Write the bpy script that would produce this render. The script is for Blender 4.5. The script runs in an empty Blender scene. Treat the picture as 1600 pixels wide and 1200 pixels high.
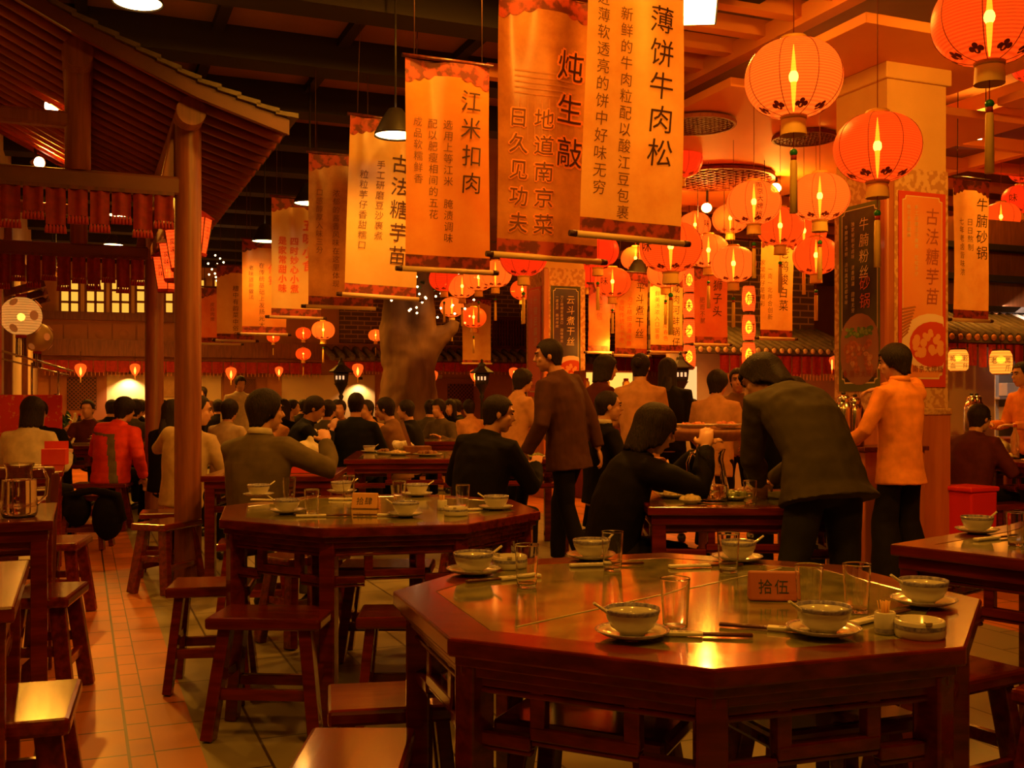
import bpy, bmesh, math, random
from mathutils import Vector, Matrix, noise
random.seed(7)
S = bpy.context.scene; COL = S.collection
PI = math.pi; R = math.radians
F, HC, YH = 1650.0, 1.28, 622.0            # focal length in pixels (1600 wide), camera height, horizon row
GR = R(22.2)                               # the hall's own grid is turned against the camera
BX = Vector((math.cos(GR), math.sin(GR), 0)); AX = Vector((-math.sin(GR), math.cos(GR), 0))

# ---------------------------------------------------------------- camera, world, exposure
cam = bpy.data.cameras.new('camera'); camo = bpy.data.objects.new('camera', cam); COL.objects.link(camo)
camo.location = (0, 0, HC); camo.rotation_euler = (PI/2, 0, 0)
cam.sensor_fit = 'HORIZONTAL'; cam.sensor_width = 36; cam.lens = 36*F/1600; cam.shift_y = (YH-600)/1600
cam.clip_start = .05; cam.clip_end = 200
S.camera = camo
w = bpy.data.worlds.new('world'); S.world = w; w.use_nodes = True
w.node_tree.nodes['Background'].inputs[0].default_value = (1, .33, .07, 1)
w.node_tree.nodes['Background'].inputs[1].default_value = .022
S.view_settings.view_transform = 'Standard'; S.view_settings.look = 'None'
S.view_settings.exposure = 0.22; S.view_settings.gamma = 1; S.view_settings.use_curve_mapping = False
LAMP = (1, .37, .024)

def G(u, v, z=0): p = BX*u + AX*v; return Vector((p.x, p.y, z))
def P(px, py, D): return Vector(((px-800)/F*D, D, HC+(YH-py)/F*D))
def Pz(px, py, z): return P(px, py, F*(HC-z)/(py-YH))

def lamp(kind, loc, power, col=LAMP, size=.1, spot=None, aim=None, blend=.6):
    l = bpy.data.lights.new('lamp_light', kind); l.energy = power; l.color = col
    if kind == 'AREA': l.size = size
    else: l.shadow_soft_size = size
    o = bpy.data.objects.new('lamp_light', l); COL.objects.link(o); o.location = loc
    if spot: l.spot_size = spot; l.spot_blend = blend
    if aim is not None: o.rotation_euler = (Vector(aim)-Vector(loc)).to_track_quat('-Z', 'Y').to_euler()
    return o

# ---------------------------------------------------------------- materials
MATS = {}
def mat(name, col, rough=.6, metal=0, col2=None, scale=8, stretch=(1, 1, 1), detail=4, emit=0, ecol=None, bump=0, coat=0, trans=0, alpha=1, ior=1.45, lo=.35, hi=.65, sheen=0, spec=.5, sub=None):
    if name in MATS: return MATS[name]
    m = bpy.data.materials.new(name); m.use_nodes = True; MATS[name] = m
    nt = m.node_tree; b = nt.nodes['Principled BSDF']; N = nt.nodes.new; L = nt.links.new
    c4 = lambda c: (c[0], c[1], c[2], 1)
    b.inputs['Base Color'].default_value = c4(col); b.inputs['Roughness'].default_value = rough
    b.inputs['Metallic'].default_value = metal; b.inputs['IOR'].default_value = ior
    b.inputs['Coat Weight'].default_value = coat; b.inputs['Coat Roughness'].default_value = .08
    b.inputs['Transmission Weight'].default_value = trans; b.inputs['Alpha'].default_value = alpha
    b.inputs['Specular IOR Level'].default_value = spec
    b.inputs['Sheen Weight'].default_value = sheen
    if emit:
        b.inputs['Emission Color'].default_value = c4(ecol or col); b.inputs['Emission Strength'].default_value = emit
    if col2 or bump:
        tc = N('ShaderNodeTexCoord'); mp = N('ShaderNodeMapping'); mp.inputs['Scale'].default_value = stretch
        nz = N('ShaderNodeTexNoise'); nz.inputs['Scale'].default_value = scale; nz.inputs['Detail'].default_value = detail
        L(tc.outputs['Object'], mp.inputs[0]); L(mp.outputs[0], nz.inputs[0])
        if col2:
            cr = N('ShaderNodeValToRGB'); cr.color_ramp.elements[0].position = lo; cr.color_ramp.elements[1].position = hi
            cr.color_ramp.elements[0].color = c4(col); cr.color_ramp.elements[1].color = c4(col2)
            L(nz.outputs['Fac'], cr.inputs[0]); L(cr.outputs[0], b.inputs['Base Color'])
        if bump:
            bp = N('ShaderNodeBump'); bp.inputs['Strength'].default_value = bump; bp.inputs['Distance'].default_value = .01
            L(nz.outputs['Fac'], bp.inputs['Height']); L(bp.outputs[0], b.inputs['Normal'])
    return m
WOOD = mat('lacquered_wood', (.090, .008, .003), .18, col2=(.185, .017, .005), scale=5, stretch=(1, 7, 7), coat=.45, bump=.04)
WOODD = mat('dark_wood', (.07, .012, .005), .35, col2=(.13, .02, .008), scale=5, stretch=(7, 7, 1), coat=.2)
WOODB = mat('brown_wood', (.20, .065, .020), .45, col2=(.30, .10, .03), scale=4, stretch=(8, 8, 1))
POST = mat('post_wood', (.17, .044, .014), .42, col2=(.25, .072, .022), scale=4, stretch=(9, 9, .6), bump=.05)
STONE = mat('green_stone', (.115, .11, .04), .10, col2=(.32, .275, .085), scale=13, detail=10, coat=.6, lo=.36, hi=.66)
INK = mat('ink', (.05, .010, .004), .6)
RED = mat('red_cloth', (.46, .024, .012), .7, col2=(.30, .014, .008), scale=25)
PORC = mat('porcelain', (.66, .61, .50), .16, coat=.5)
BLUE = mat('cobalt_glaze', (.17, .15, .32), .18, coat=.5, col2=(.42, .38, .46), scale=110)
GLASS = mat('clear_glass', (1, 1, 1), .02, trans=1, ior=1.45)
LIGHTDISC = mat('lamp_disc', (1, .8, .5), .5, emit=14, ecol=(1, .62, .22))
BRASS = mat('brass', (.75, .45, .12), .3, metal=1)
STEEL = mat('steel', (.7, .62, .52), .2, metal=1)
BLACKM = mat('black_metal', (.025, .018, .014), .5)
CREAM = mat('cream_plaster', (.68, .50, .30), .8, col2=(.60, .43, .25), scale=2)
DCEIL = mat('dark_ceiling', (.30, .13, .055), .9, col2=(.25, .105, .045), scale=2)
DBEAM = mat('dark_beam', (.020, .012, .008), .8)
OPANEL = mat('orange_panel', (.84, .31, .075), .7, col2=(.80, .28, .065), scale=1.5)
SKIN = mat('skin', (.56, .27, .15), .5, sub=.1)

# ---------------------------------------------------------------- mesh builder
class MB:
    def __init__(s): s.bm = bmesh.new(); s.M = Matrix.Identity(4); s.mi = 0
    def v(s, p): return s.bm.verts.new(s.M @ Vector(p))
    def f(s, vs, sm=False):
        try: f = s.bm.faces.new(vs)
        except ValueError: return None
        f.smooth = sm; f.material_index = s.mi; return f
    def box(s, c, d, rz=0, taper=1.0, M=None):
        m = M or Matrix.Translation(Vector(c)) @ Matrix.Rotation(rz, 4, 'Z'); x, y, z = d[0]/2, d[1]/2, d[2]/2
        vs = [s.v(m @ Vector((a*x*(taper if k > 0 else 1), b*y*(taper if k > 0 else 1), k*z))) for k in (-1, 1) for a, b in ((-1, -1), (1, -1), (1, 1), (-1, 1))]
        s.f(vs[3::-1]); s.f(vs[4:8])
        for i in range(4): s.f((vs[i], vs[(i+1) % 4], vs[4+(i+1) % 4], vs[4+i]))
        return s
    def beam(s, p, q, w, h, up=(0, 0, 1)):                 # a bar from p to q, w wide, h high
        p, q = Vector(p), Vector(q); y = (q-p); L = y.length; y.normalize(); x = y.cross(Vector(up))
        if x.length < 1e-4: x = Vector((1, 0, 0))
        x.normalize(); z = x.cross(y); m = Matrix((x, y, z)).transposed().to_4x4(); m.translation = (p+q)/2
        return s.box(None, (w, L, h), M=m)
    def ring(s, c, x, y, n): return [s.v(Vector(c) + Vector(x)*math.cos(2*PI*i/n) + Vector(y)*math.sin(2*PI*i/n)) for i in range(n)]
    def skin(s, rings, cap=True, sm=True):
        for a, b in zip(rings, rings[1:]):
            n = len(a)
            for i in range(n): s.f((a[i], a[(i+1) % n], b[(i+1) % n], b[i]), sm)
        if cap: s.f(rings[0][::-1], False); s.f(rings[-1], False)
        return s
    def tube(s, pts, rad, n=10, cap=True, flat=1.0, up=None):
        pts = [Vector(p) for p in pts]; k = len(pts)
        if not isinstance(rad, (list, tuple)): rad = [rad]*k
        rings = []; px = None
        for i, p in enumerate(pts):
            t = (pts[min(i+1, k-1)] - pts[max(i-1, 0)]).normalized()
            if px is None:
                a = Vector(up) if up else (Vector((0, 0, 1)) if abs(t.z) < .9 else Vector((1, 0, 0)))
                px = a.cross(t)
            px = (px - t*px.dot(t)); px.normalize(); py = t.cross(px)
            rings.append(s.ring(p, px*rad[i], py*rad[i]*flat, n))
        return s.skin(rings, cap)
    def lathe(s, prof, n=24, c=(0, 0, 0), cap=False, sm=True, sx=1, sy=1):
        rings = [s.ring((c[0], c[1], c[2]+z), (max(r, 1e-4)*sx, 0, 0), (0, max(r, 1e-4)*sy, 0), n) for r, z in prof]
        return s.skin(rings, cap, sm)
    def ell(s, c, r, n=12, M=None):
        c = Vector(c); m = M or Matrix.Identity(3); rings = []
        for j in range(1, n//2+2):
            a = PI*(j-.5)/(n//2+1) - PI/2 
            rings.append([s.v(c + m @ Vector((r[0]*math.cos(a)*math.cos(2*PI*i/n), r[1]*math.cos(a)*math.sin(2*PI*i/n), r[2]*math.sin(a)))) for i in range(n)])
        s.skin(rings, True)
        return s
    def prism(s, poly, z0, z1, inset=0):
        a = [s.v((x, y, z0)) for x, y in poly]; b = [s.v((x, y, z1)) for x, y in poly]; n = len(poly)
        s.f(a[::-1]); s.f(b)
        for i in range(n): s.f((a[i], a[(i+1) % n], b[(i+1) % n], b[i]))
        return s
    def ringprism(s, o, i, z0, z1):                        # a frame between two outlines
        n = len(o); A = [[s.v((x, y, z)) for x, y in pl] for pl in (o, i) for z in (z0, z1)]
        for k in range(n):
            j = (k+1) % n
            s.f((A[1][k], A[1][j], A[3][j], A[3][k])); s.f((A[0][j], A[0][k], A[2][k], A[2][j]))
            s.f((A[0][k], A[0][j], A[1][j], A[1][k])); s.f((A[2][j], A[2][k], A[3][k], A[3][j]))
        return s
    def poly(s, pts): return s.f([s.v(p) for p in pts])
    def sheet(s, fn, nu, nv, sm=True):
        g = [[s.v(fn(i/nu, j/nv)) for i in range(nu+1)] for j in range(nv+1)]
        for j in range(nv):
            for i in range(nu): s.f((g[j][i], g[j][i+1], g[j+1][i+1], g[j+1][i]), sm)
        return s
    def mesh(s, name):
        me = bpy.data.meshes.new(name); s.bm.normal_update(); s.bm.to_mesh(me); s.bm.free(); return me
    def build(s, name, m, parent=None, bevel=0, loc=None, rz=None, solid=0):
        me = s.mesh(name)
        for x in (m if isinstance(m, (list, tuple)) else [m]): me.materials.append(x)
        o = bpy.data.objects.new(name, me); COL.objects.link(o)
        if parent: o.parent = parent
        if loc is not None: o.location = loc
        if rz is not None: o.rotation_euler.z = rz
        if solid: md = o.modifiers.new('thickness', 'SOLIDIFY'); md.thickness = solid; md.offset = 0
        if bevel: md = o.modifiers.new('edge', 'BEVEL'); md.width = bevel; md.segments = 2; md.limit_method = 'ANGLE'
        return o

def tag(o, label=None, cat=None, group=None, kind=None):
    if label: o['label'] = label
    if cat: o['category'] = cat
    if group: o['group'] = group
    if kind: o['kind'] = kind
    return o
def thing(name, label, cat, loc=(0, 0, 0), rz=0, group=None):
    o = bpy.data.objects.new(name, None); COL.objects.link(o); o.empty_display_size = .1
    o.location = loc; o.rotation_euler = (0, 0, rz)
    return tag(o, label, cat, group)
def copy_thing(root, label, loc, rz=0, group=None, scale=None):
    r = root.copy(); COL.objects.link(r); r.location = loc; r.rotation_euler = (0, 0, rz)
    if scale: r.scale = scale
    tag(r, label, None, group)
    for ch in root.children:
        c = ch.copy(); COL.objects.link(c); c.parent = r
        for g in ch.children: d = g.copy(); COL.objects.link(d); d.parent = c
    return r
def struct(o, label=None): o['kind'] = 'structure'; 
def st(mb, name, m, label=None, **k):
    o = mb.build(name, m, **k); o['kind'] = 'structure'
    if label: o['label'] = label
    return o

# ---------------------------------------------------------------- writing
GLY = {}
def glyph(ch):
    if ch not in GLY:
        c = bpy.data.curves.new('g', 'FONT'); c.body = ch; c.resolution_u = 2
        o = bpy.data.objects.new('g', c); COL.objects.link(o)
        me = bpy.data.meshes.new_from_object(o.evaluated_get(bpy.context.evaluated_depsgraph_get()))
        b = bmesh.new(); b.from_mesh(me)
        for ax in (0, 1):            # cut the sign finely so that it follows the surface it lies on
            for k in range(1, 9): bmesh.ops.bisect_plane(b, geom=b.verts[:]+b.edges[:]+b.faces[:], plane_co=(k*.12 if ax == 0 else 0, k*.12-.12 if ax else 0, 0), plane_no=(1-ax, ax, 0))
        b.to_mesh(me); b.free()
        vs = [(v.co.x, v.co.y) for v in me.vertices]; fs = [tuple(p.vertices) for p in me.polygons]
        xs = [a for a, b in vs] or [0, 1]; ys = [b for a, b in vs] or [0, 1]
        if ord(ch) > 0x2000: cx, cy = (min(xs)+max(xs))/2, .40
        else: cx, cy = (min(xs)+max(xs))/2, (min(ys)+max(ys))/2
        GLY[ch] = ([(a-cx, b-cy) for a, b in vs], fs)
        bpy.data.objects.remove(o); bpy.data.curves.remove(c); bpy.data.meshes.remove(me)
    return GLY[ch]
def write(mb, text, x, y, size, fn, step=1.12, slant=0.0, sx=1.0):    # a column of signs going down from (x, y); fn maps (x, y) to a point
    for i, ch in enumerate(text):
        if ch == ' ': continue
        vs, fs = glyph(ch); cy = y - i*size*step
        vv = [mb.v(fn(x + (a+slant*b)*size*sx, cy + b*size)) for a, b in vs]
        for f in fs: mb.f([vv[k] for k in f])
# ---------------------------------------------------------------- floor
def floor_mat():
    m = bpy.data.materials.new('floor_tiles'); m.use_nodes = True; nt = m.node_tree; N = nt.nodes.new; L = nt.links.new
    b = nt.nodes['Principled BSDF']; tc = N('ShaderNodeTexCoord'); sp = N('ShaderNodeSeparateXYZ'); L(tc.outputs['Object'], sp.inputs[0])
    def brick(c1, c2, w, h, off, ox=0):
        mp = N('ShaderNodeMapping'); mp.inputs['Rotation'].default_value = (0, 0, PI/2); mp.inputs['Location'].default_value = (0, ox, 0)
        L(tc.outputs['Object'], mp.inputs[0])
        k = N('ShaderNodeTexBrick'); k.offset = off; k.inputs['Color1'].default_value = (*c1, 1); k.inputs['Color2'].default_value = (*c2, 1)
        k.inputs['Mortar'].default_value = (.05, .028, .014, 1); k.inputs['Scale'].default_value = 1; k.inputs['Mortar Size'].default_value = .006
        k.inputs['Brick Width'].default_value = w; k.inputs['Row Height'].default_value = h; L(mp.outputs[0], k.inputs[0]); return k
    slate = brick((.27, .225, .12), (.22, .185, .10), .62, .31, .5); terra = brick((.54, .155, .024), (.43, .12, .018), .31, .31, 0, -.159); slim = brick((.54, .155, .024), (.46, .13, .02), .2, .089, 0, -.159)
    def math_(op, a, bv):
        n = N('ShaderNodeMath'); n.operation = op; L(a, n.inputs[0]); n.inputs[1].default_value = bv; return n.outputs[0]
    def mix(f, a, c):
        n = N('ShaderNodeMix'); n.data_type = 'RGBA'; L(f, n.inputs[0]); L(a, n.inputs[6]); L(c, n.inputs[7]); return n.outputs[2]
    u = sp.outputs['X']
    lo = math_('GREATER_THAN', u, .407); right = math_('GREATER_THAN', u, 4.75)
    mid = N('ShaderNodeMath'); mid.operation = 'SUBTRACT'; L(lo, mid.inputs[0]); L(right, mid.inputs[1])
    s1 = N('ShaderNodeMath'); s1.operation = 'SUBTRACT'; L(math_('GREATER_THAN', u, .159), s1.inputs[0]); L(math_('GREATER_THAN', u, .248), s1.inputs[1])
    c = mix(mid.outputs[0], mix(s1.outputs[0], terra.outputs[0], slim.outputs[0]), slate.outputs[0])
    nz = N('ShaderNodeTexNoise'); nz.inputs['Scale'].default_value = 3; nz.inputs['Detail'].default_value = 8; L(tc.outputs['Object'], nz.inputs[0])
    h = N('ShaderNodeHueSaturation'); L(c, h.inputs['Color']); L(math_('MULTIPLY_ADD', nz.outputs['Fac'], .9), h.inputs['Value'])
    h.inputs['Value'].links[0].from_node.inputs[2].default_value = .55
    L(h.outputs[0], b.inputs['Base Color'])
    L(math_('MULTIPLY_ADD', nz.outputs['Fac'], .3), b.inputs['Roughness']); b.inputs['Roughness'].links[0].from_node.inputs[2].default_value = .22
    return m
st(MB().box((8, 10, -.05), (40, 44, .1)), 'floor', floor_mat(), 'tiled floor, terracotta along the aisle and slate between the tables', rz=GR)

# ---------------------------------------------------------------- ceiling: dark boards on a grid of beams over the left, open joists over the right
ZC = 4.3
st(MB().box((8, 10, ZC+.05), (40, 44, .1)), 'ceiling', DCEIL, rz=GR)
mb = MB()
for k in range(24): mb.box((-.4, -2.45+1.42*k, ZC-.13), (9.6, .30, .26))
st(mb, 'trim_1', DBEAM, 'heavy dark ceiling beams across the left half', rz=GR)
mb = MB()
for k in range(8): mb.box((-3.06+1.02*k, 10, ZC-.035), (.09, 30, .07))
st(mb, 'trim_2', DBEAM, 'thin dark ceiling ribs along the left half', rz=GR)
mb = MB()
for k in range(11): mb.box((4.0, 4.1+.43*k, 4.06), (1.64, .11, .12))
for k in range(10): mb.box((11.2, 7.6+.9*k, 4.0), (7.0, .09, .12))
for u, a, c in ((4.82, 3, 8.8), (7.75, 5, 16), (9.6, 5, 18)): mb.box((u, (a+c)/2, 4.02), (.12, c-a, .14))
mb.beam((4.85, 6.3, 4.1), (5.6, 7.4, 4.02), .05, .07)
st(mb, 'trim_3', OPANEL, 'orange lit timber joists over the right half', rz=GR)

# lower orange ceiling panels around the pillars and the round lattices set under them
def slab(u0, u1, v0, v1, z, n, label):
    st(MB().box(((u0+u1)/2, (v0+v1)/2, z+.035), (u1-u0, v1-v0, .07)), n, OPANEL, label, rz=GR, bevel=.006)
def uv(x, y): return Vector((x, y, 0)).dot(BX), Vector((x, y, 0)).dot(AX)
u, v = SL_U, SL_V = uv(2.28, 6.8)
slab(u, u+1.75, v, v+1.32, 3.70, 'ceiling_panel', 'square orange ceiling panel on top of the near pillar')
slab(u-.02, u+3.1, v+1.5, v+6.0, 3.70, 'ceiling_panel', 'large orange ceiling panel behind the near pillar')
slab(u+2.4, u+4.4, v-.1, v+1.2, 3.72, 'ceiling_panel', 'orange ceiling panel right of the near pillar')
LATT = mat('lattice_wood', (.24, .045, .015), .6)
def lattice_disc(c, r, label):
    mb = MB()
    n = 13
    for k in range(-n//2, n//2+1):
        t = k*2*r/n
        if abs(t) < r:
            h = math.sqrt(r*r-t*t)
            mb.box((t, 0, 0), (.014, 2*h, .02)); mb.box((0, t, 0), (2*h, .014, .02))
    out = [(math.cos(2*PI*i/40)*r, math.sin(2*PI*i/40)*r) for i in range(40)]; inn = [(a*.94, b*.94) for a, b in out]
    mb.ringprism(out, inn, -.015, .015)
    mb.prism(out, .016, .02)
    tag(mb.build('ceiling_lattice', LATT, loc=c, rz=GR+.2), label, 'ceiling lattice', 'dark lattices under the orange ceiling panels')
lattice_disc(P(1257, 216, 9.70), .29, 'round dark lattice hanging under the orange ceiling behind the largest lit lantern')
lattice_disc(P(1090, 195, 9.20), .33, 'dark lattice under the orange ceiling beside the nearest banner')
lattice_disc(P(1120, 280, 11.5), .62, 'dark lattice under the orange ceiling above the lantern cluster')

# ---------------------------------------------------------------- walls
VB = 23.15; UL = -.8
WALLT = mat('tan_panelling', (.54, .23, .07), .7, col2=(.46, .19, .06), scale=3)
st(MB().box((10.6, VB+.1, ZC/2), (24.4, .2, ZC)), 'wall_back', WALLT, rz=GR)
st(MB().box((UL-.1, 14.2, ZC/2), (.2, 18.1, ZC)), 'wall_left', CREAM, rz=GR)
st(MB().box((20, 12, ZC/2), (.2, 22, ZC)), 'wall_right', WALLT, rz=GR)
def PB(px, py):      # a spot on the back wall as (u, z)
    a = (px-800)/F; D = VB/(AX.y + AX.x*a); x = a*D
    return x*BX.x + D*BX.y, HC+(YH-py)/F*D
def bbox(mb, px0, px1, py0, py1, out, d):
    u0, z1 = PB(px0, py0); u1, z1b = PB(px1, py0); u2, z0 = PB((px0+px1)/2, py1); z1 = (z1+z1b)/2
    return mb.box(((u0+u1)/2, VB-out-d/2, (z0+z1)/2), (abs(u1-u0), d, abs(z1-z0)))
# cream bays at ground level
for i, (a, c) in enumerate(((156, 345), (440, 545), (545, 585), (640, 690), (800, 1000))):
    st(bbox(MB(), a, c, 586, 690, 0, .05), 'wall_bay', mat('bay_plaster', (.66, .52, .30), .8), 'cream plaster bay of the back wall', rz=GR)
# beam, carved band, cornice
mb = MB(); bbox(mb, 66, 1000, 540, 562, 0, .25); st(mb, 'trim_4', WOODB, 'long wooden beam over the back wall bays', rz=GR)
mb = MB(); bbox(mb, 66, 420, 491, 503, 0, .12); st(mb, 'trim_5', WOODB, 'wooden sill moulding under the lit windows', rz=GR)
mb = MB()
for k in range(9):
    u0, z = PB(80+k*38, 523); mb.box((u0, VB-.03, z), (.44, .06, .42))
    mb.M = Matrix.Translation((u0, VB-.06, z)) @ Matrix.Rotation(PI/2, 4, 'X')
    mb.ringprism([(math.cos(t*PI/10)*.16, math.sin(t*PI/10)*.16) for t in range(20)], [(math.cos(t*PI/10)*.12, math.sin(t*PI/10)*.12) for t in range(20)], 0, .02)
    mb.lathe([(.09, 0), (.05, .02), (0, .025)], 16); mb.M = Matrix.Identity(4)
st(mb, 'trim_6', mat('carved_panel', (.50, .21, .075), .7), 'row of square carved panels with round rosettes', rz=GR)
# lit windows of the upper floor
LIT = mat('lit_window', (.2, .12, .04), .5, emit=.95, ecol=(1, .47, .05))
FRM = mat('window_wood', (.24, .08, .03), .6)
for i, (a, c) in enumerate(((94, 124), (134, 164), (173, 203), (212, 242), (257, 285), (296, 320), (333, 357))):
    w_ = thing('window_%d' % (i+1), 'yellow lit lattice window on the upper floor of the back wall', 'window'); del w_['category']
    w_['kind'] = 'structure'; w_.rotation_euler.z = GR
    bbox(MB(), a, c, 437, 490, .02, .03).build('pane', LIT, w_)
    fr = MB(); u0, z0 = PB(a, 490); u1, z1 = PB(c, 437)
    for t in range(3): fr.box((u0+(u1-u0)*t/2, VB-.07, (z0+z1)/2), (.05, .05, z1-z0+.05))
    for t in range(4): fr.box(((u0+u1)/2, VB-.07, z0+(z1-z0)*t/3), (u1-u0, .05, .045))
    fr.build('window_frame', FRM, w_)
# wooden shutters with diamond lattice at ground level
def diamond(px0, px1, py0, py1, label, fw=26):
    r = thing('lattice_shutter', label, 'lattice shutter', rz=GR, group='lattice shutters along the back wall')
    bbox(MB(), px0-fw, px1+fw*.6, py0-8, py1+60, .05, .05).build('frame', mat('shutter_wood', (.30, .10, .035), .6), r)
    mb = MB(); u0, z1 = PB(px0, py0); u1, z0 = PB(px1, py1); W, H_ = u1-u0, z1-z0; n = 7
    for s_ in (-1, 1):
        for k in range(-n, n+1):
            x0 = u0 + W*(k/n)
            pts = []
            for t in (0, 1):
                xx = x0 + (t*H_ if s_ > 0 else (1-t)*H_)*1.0; pts.append(Vector((xx, VB-.13, z0+t*H_)))
            a, c = pts
            d = c-a; t0, t1 = 0.0, 1.0
            for lo, hi in ((u0, u1),):
                ta, tb = (lo-a.x)/d.x, (hi-a.x)/d.x
                t0, t1 = max(t0, min(ta, tb)), min(t1, max(ta, tb))
            if t1-t0 > .02: mb.beam(a+d*t0, a+d*t1, .02, .02)
    mb.build('lattice', mat('shutter_lattice', (.20, .06, .02), .6), r)
    MB().box(((u0+u1)/2, VB-.11, (z0+z1)/2), (W, .01, H_)).build('panel', mat('shutter_dark', (.03, .012, .008), .6), r)
diamond(105, 151, 590, 640, 'brown lattice shutter behind the man with glasses')
diamond(375, 398, 592, 640, 'brown lattice shutter behind the standing waitress')
diamond(697, 737, 600, 640, 'brown lattice shutter right of the tree trunk')
diamond(812, 838, 592, 640, 'brown lattice shutter left of the poster pillar', 10)
# upper floor right of the windows: dark brick, balcony rail, grey eave
BRICK = bpy.data.materials.new('dark_brick'); BRICK.use_nodes = True
nt = BRICK.node_tree; k = nt.nodes.new('ShaderNodeTexBrick'); tc = nt.nodes.new('ShaderNodeTexCoord'); mp = nt.nodes.new('ShaderNodeMapping')
mp.inputs['Rotation'].default_value = (PI/2, 0, 0)
for n_, c_ in (('Color1', (.16, .085, .045)), ('Color2', (.11, .06, .035)), ('Mortar', (.42, .24, .11))): k.inputs[n_].default_value = (*c_, 1)
k.inputs['Scale'].default_value = 1; k.inputs['Brick Width'].default_value = .3; k.inputs['Row Height'].default_value = .1; k.inputs['Mortar Size'].default_value = .012
nt.links.new(tc.outputs['Object'], mp.inputs[0]); nt.links.new(mp.outputs[0], k.inputs[0]); nt.links.new(k.outputs[0], nt.nodes['Principled BSDF'].inputs['Base Color'])
nt.nodes['Principled BSDF'].inputs['Roughness'].default_value = .8
st(bbox(MB(), 530, 1010, 440, 540, 0, .1), 'wall_brick', BRICK, 'dark brick upper floor behind the tree', rz=GR)
TILE = mat('grey_roof_tile', (.20, .16, .11), .6, col2=(.13, .10, .07), scale=10)
def eave(u0, u1, v, z, depth, rise, m_end, label, pitch=.22, name='eave_roof'):
    r = bpy.data.objects.new(name, None); COL.objects.link(r); r.rotation_euler.z = GR; r['kind'] = 'structure'; r['label'] = label
    mb = MB(); n = int((u1-u0)/pitch)
    A_, B_ = (u0, v, z), (u1, v+depth, z+rise)
    mb.poly([(u0, v, z), (u1, v, z), (u1, v+depth, z+rise), (u0, v+depth, z+rise)]); mb.poly([(u0, v, z-.05), (u0, v+depth, z+rise-.05), (u1, v+depth, z+rise-.05), (u1, v, z-.05)])
    mb.poly([(u0, v, z-.05), (u1, v, z-.05), (u1, v, z), (u0, v, z)])
    for i in range(n+1): mb.tube([(u0+i*pitch, v-.02, z+.02), (u0+i*pitch, v+depth, z+rise+.02)], pitch*.3, 8)
    mb.build('tiling', TILE, r)
    mb = MB()
    for i in range(n+1): mb.ell((u0+i*pitch, v-.03, z), (pitch*.3, .02, pitch*.3), 10)
    mb.build('tile_ends', m_end, r)
    return r
u0, z0 = PB(505, 560); u1, _ = PB(1000, 560)
eave(u0, u1, VB-.9, z0-.02, .8, .25, TILE, 'grey tiled eave behind the tree')
mb = MB(); u0, z0 = PB(765, 543); u1, z1 = PB(830, 500)
for k in range(16): mb.box((u0+(u1-u0)*k/15, VB-.25, (z0+z1)/2), (.04, .04, z1-z0))
mb.box(((u0+u1)/2, VB-.25, z1), (u1-u0+.1, .07, .07)); mb.box(((u0+u1)/2, VB-.25, z0), (u1-u0+.1, .07, .07)); mb.box(((u0+u1)/2, VB-.1, z0), (u1-u0+.1, .3, .05))
st(mb, 'balcony_rail', WOODD, 'brown wooden balcony rail on the upper floor', rz=GR)
# ---------------------------------------------------------------- tables and stools
TH = .78
def octo(r): return [(r*math.cos(k*PI/4), r*math.sin(k*PI/4)) for k in range(8)]
def apron_mb(p, q):                          # openwork frieze between two legs: rails, two struts, stepped lower rail
    mb = MB(); p, q = Vector((*p, 0)), Vector((*q, 0)); L = lambda t, z: p.lerp(q, t)+Vector((0, 0, z))
    mb.beam(L(0, .688), L(1, .688), .03, .03)
    mb.beam(L(0, .667), L(1, .667), .036, .012)
    for t in (.30, .70): mb.beam(L(t, .585), L(t, .68), .03, .034, up=(q-p))
    mb.beam(L(.27, .590), L(.73, .590), .032, .030); mb.beam(L(.27, .569), L(.73, .569), .022, .012)
    for a, c in ((0, .27), (.73, 1)): mb.beam(L(a, .566), L(c, .566), .032, .030); mb.beam(L(a, .545), L(c, .545), .022, .012)
    return mb
def octagon_table(label, loc, rz, seam=None):
    t = thing('octagonal_table', label, 'table', loc, rz, 'octagonal banquet tables')
    m = MB(); m.ringprism(octo(.742), octo(.625), TH-.04, TH); m.build('top_frame', WOOD, t, bevel=.006)
    m = MB(); m.ringprism(octo(.722), octo(.60), TH-.062, TH-.04); m.ringprism(octo(.706), octo(.60), TH-.085, TH-.062); m.build('moulding', WOOD, t, bevel=.003)
    m = MB(); m.prism(octo(.626), TH-.03, TH-.0015); s_ = m.build('stone_top', STONE, t); s_['label'] = 'polished mottled green stone inset'
    if seam is not None:
        m = MB(); a = Vector((math.cos(seam), math.sin(seam), 0)); nrm = Vector((-a.y, a.x, 0))*.04
        m.beam(a*-.56+nrm+Vector((0, 0, TH-.0012)), a*.56+nrm+Vector((0, 0, TH-.0012)), .005, .0022); m.build('seam', mat('pale_joint', (.5, .42, .25), .4), t)['label'] = 'pale joint line across the stone'
    o = octo(.672)
    for k in range(8):
        m = MB(); m.box((o[k][0], o[k][1], .36), (.062, .062, .72), k*PI/4); m.build('leg', WOOD, t, bevel=.006)
        apron_mb(o[k], o[(k+1) % 8]).build('apron', WOOD, t, bevel=.004)
    m = MB(); m.prism(octo(.6), TH-.075, TH-.045); m.build('underside', WOODD, t)
    return t
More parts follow.
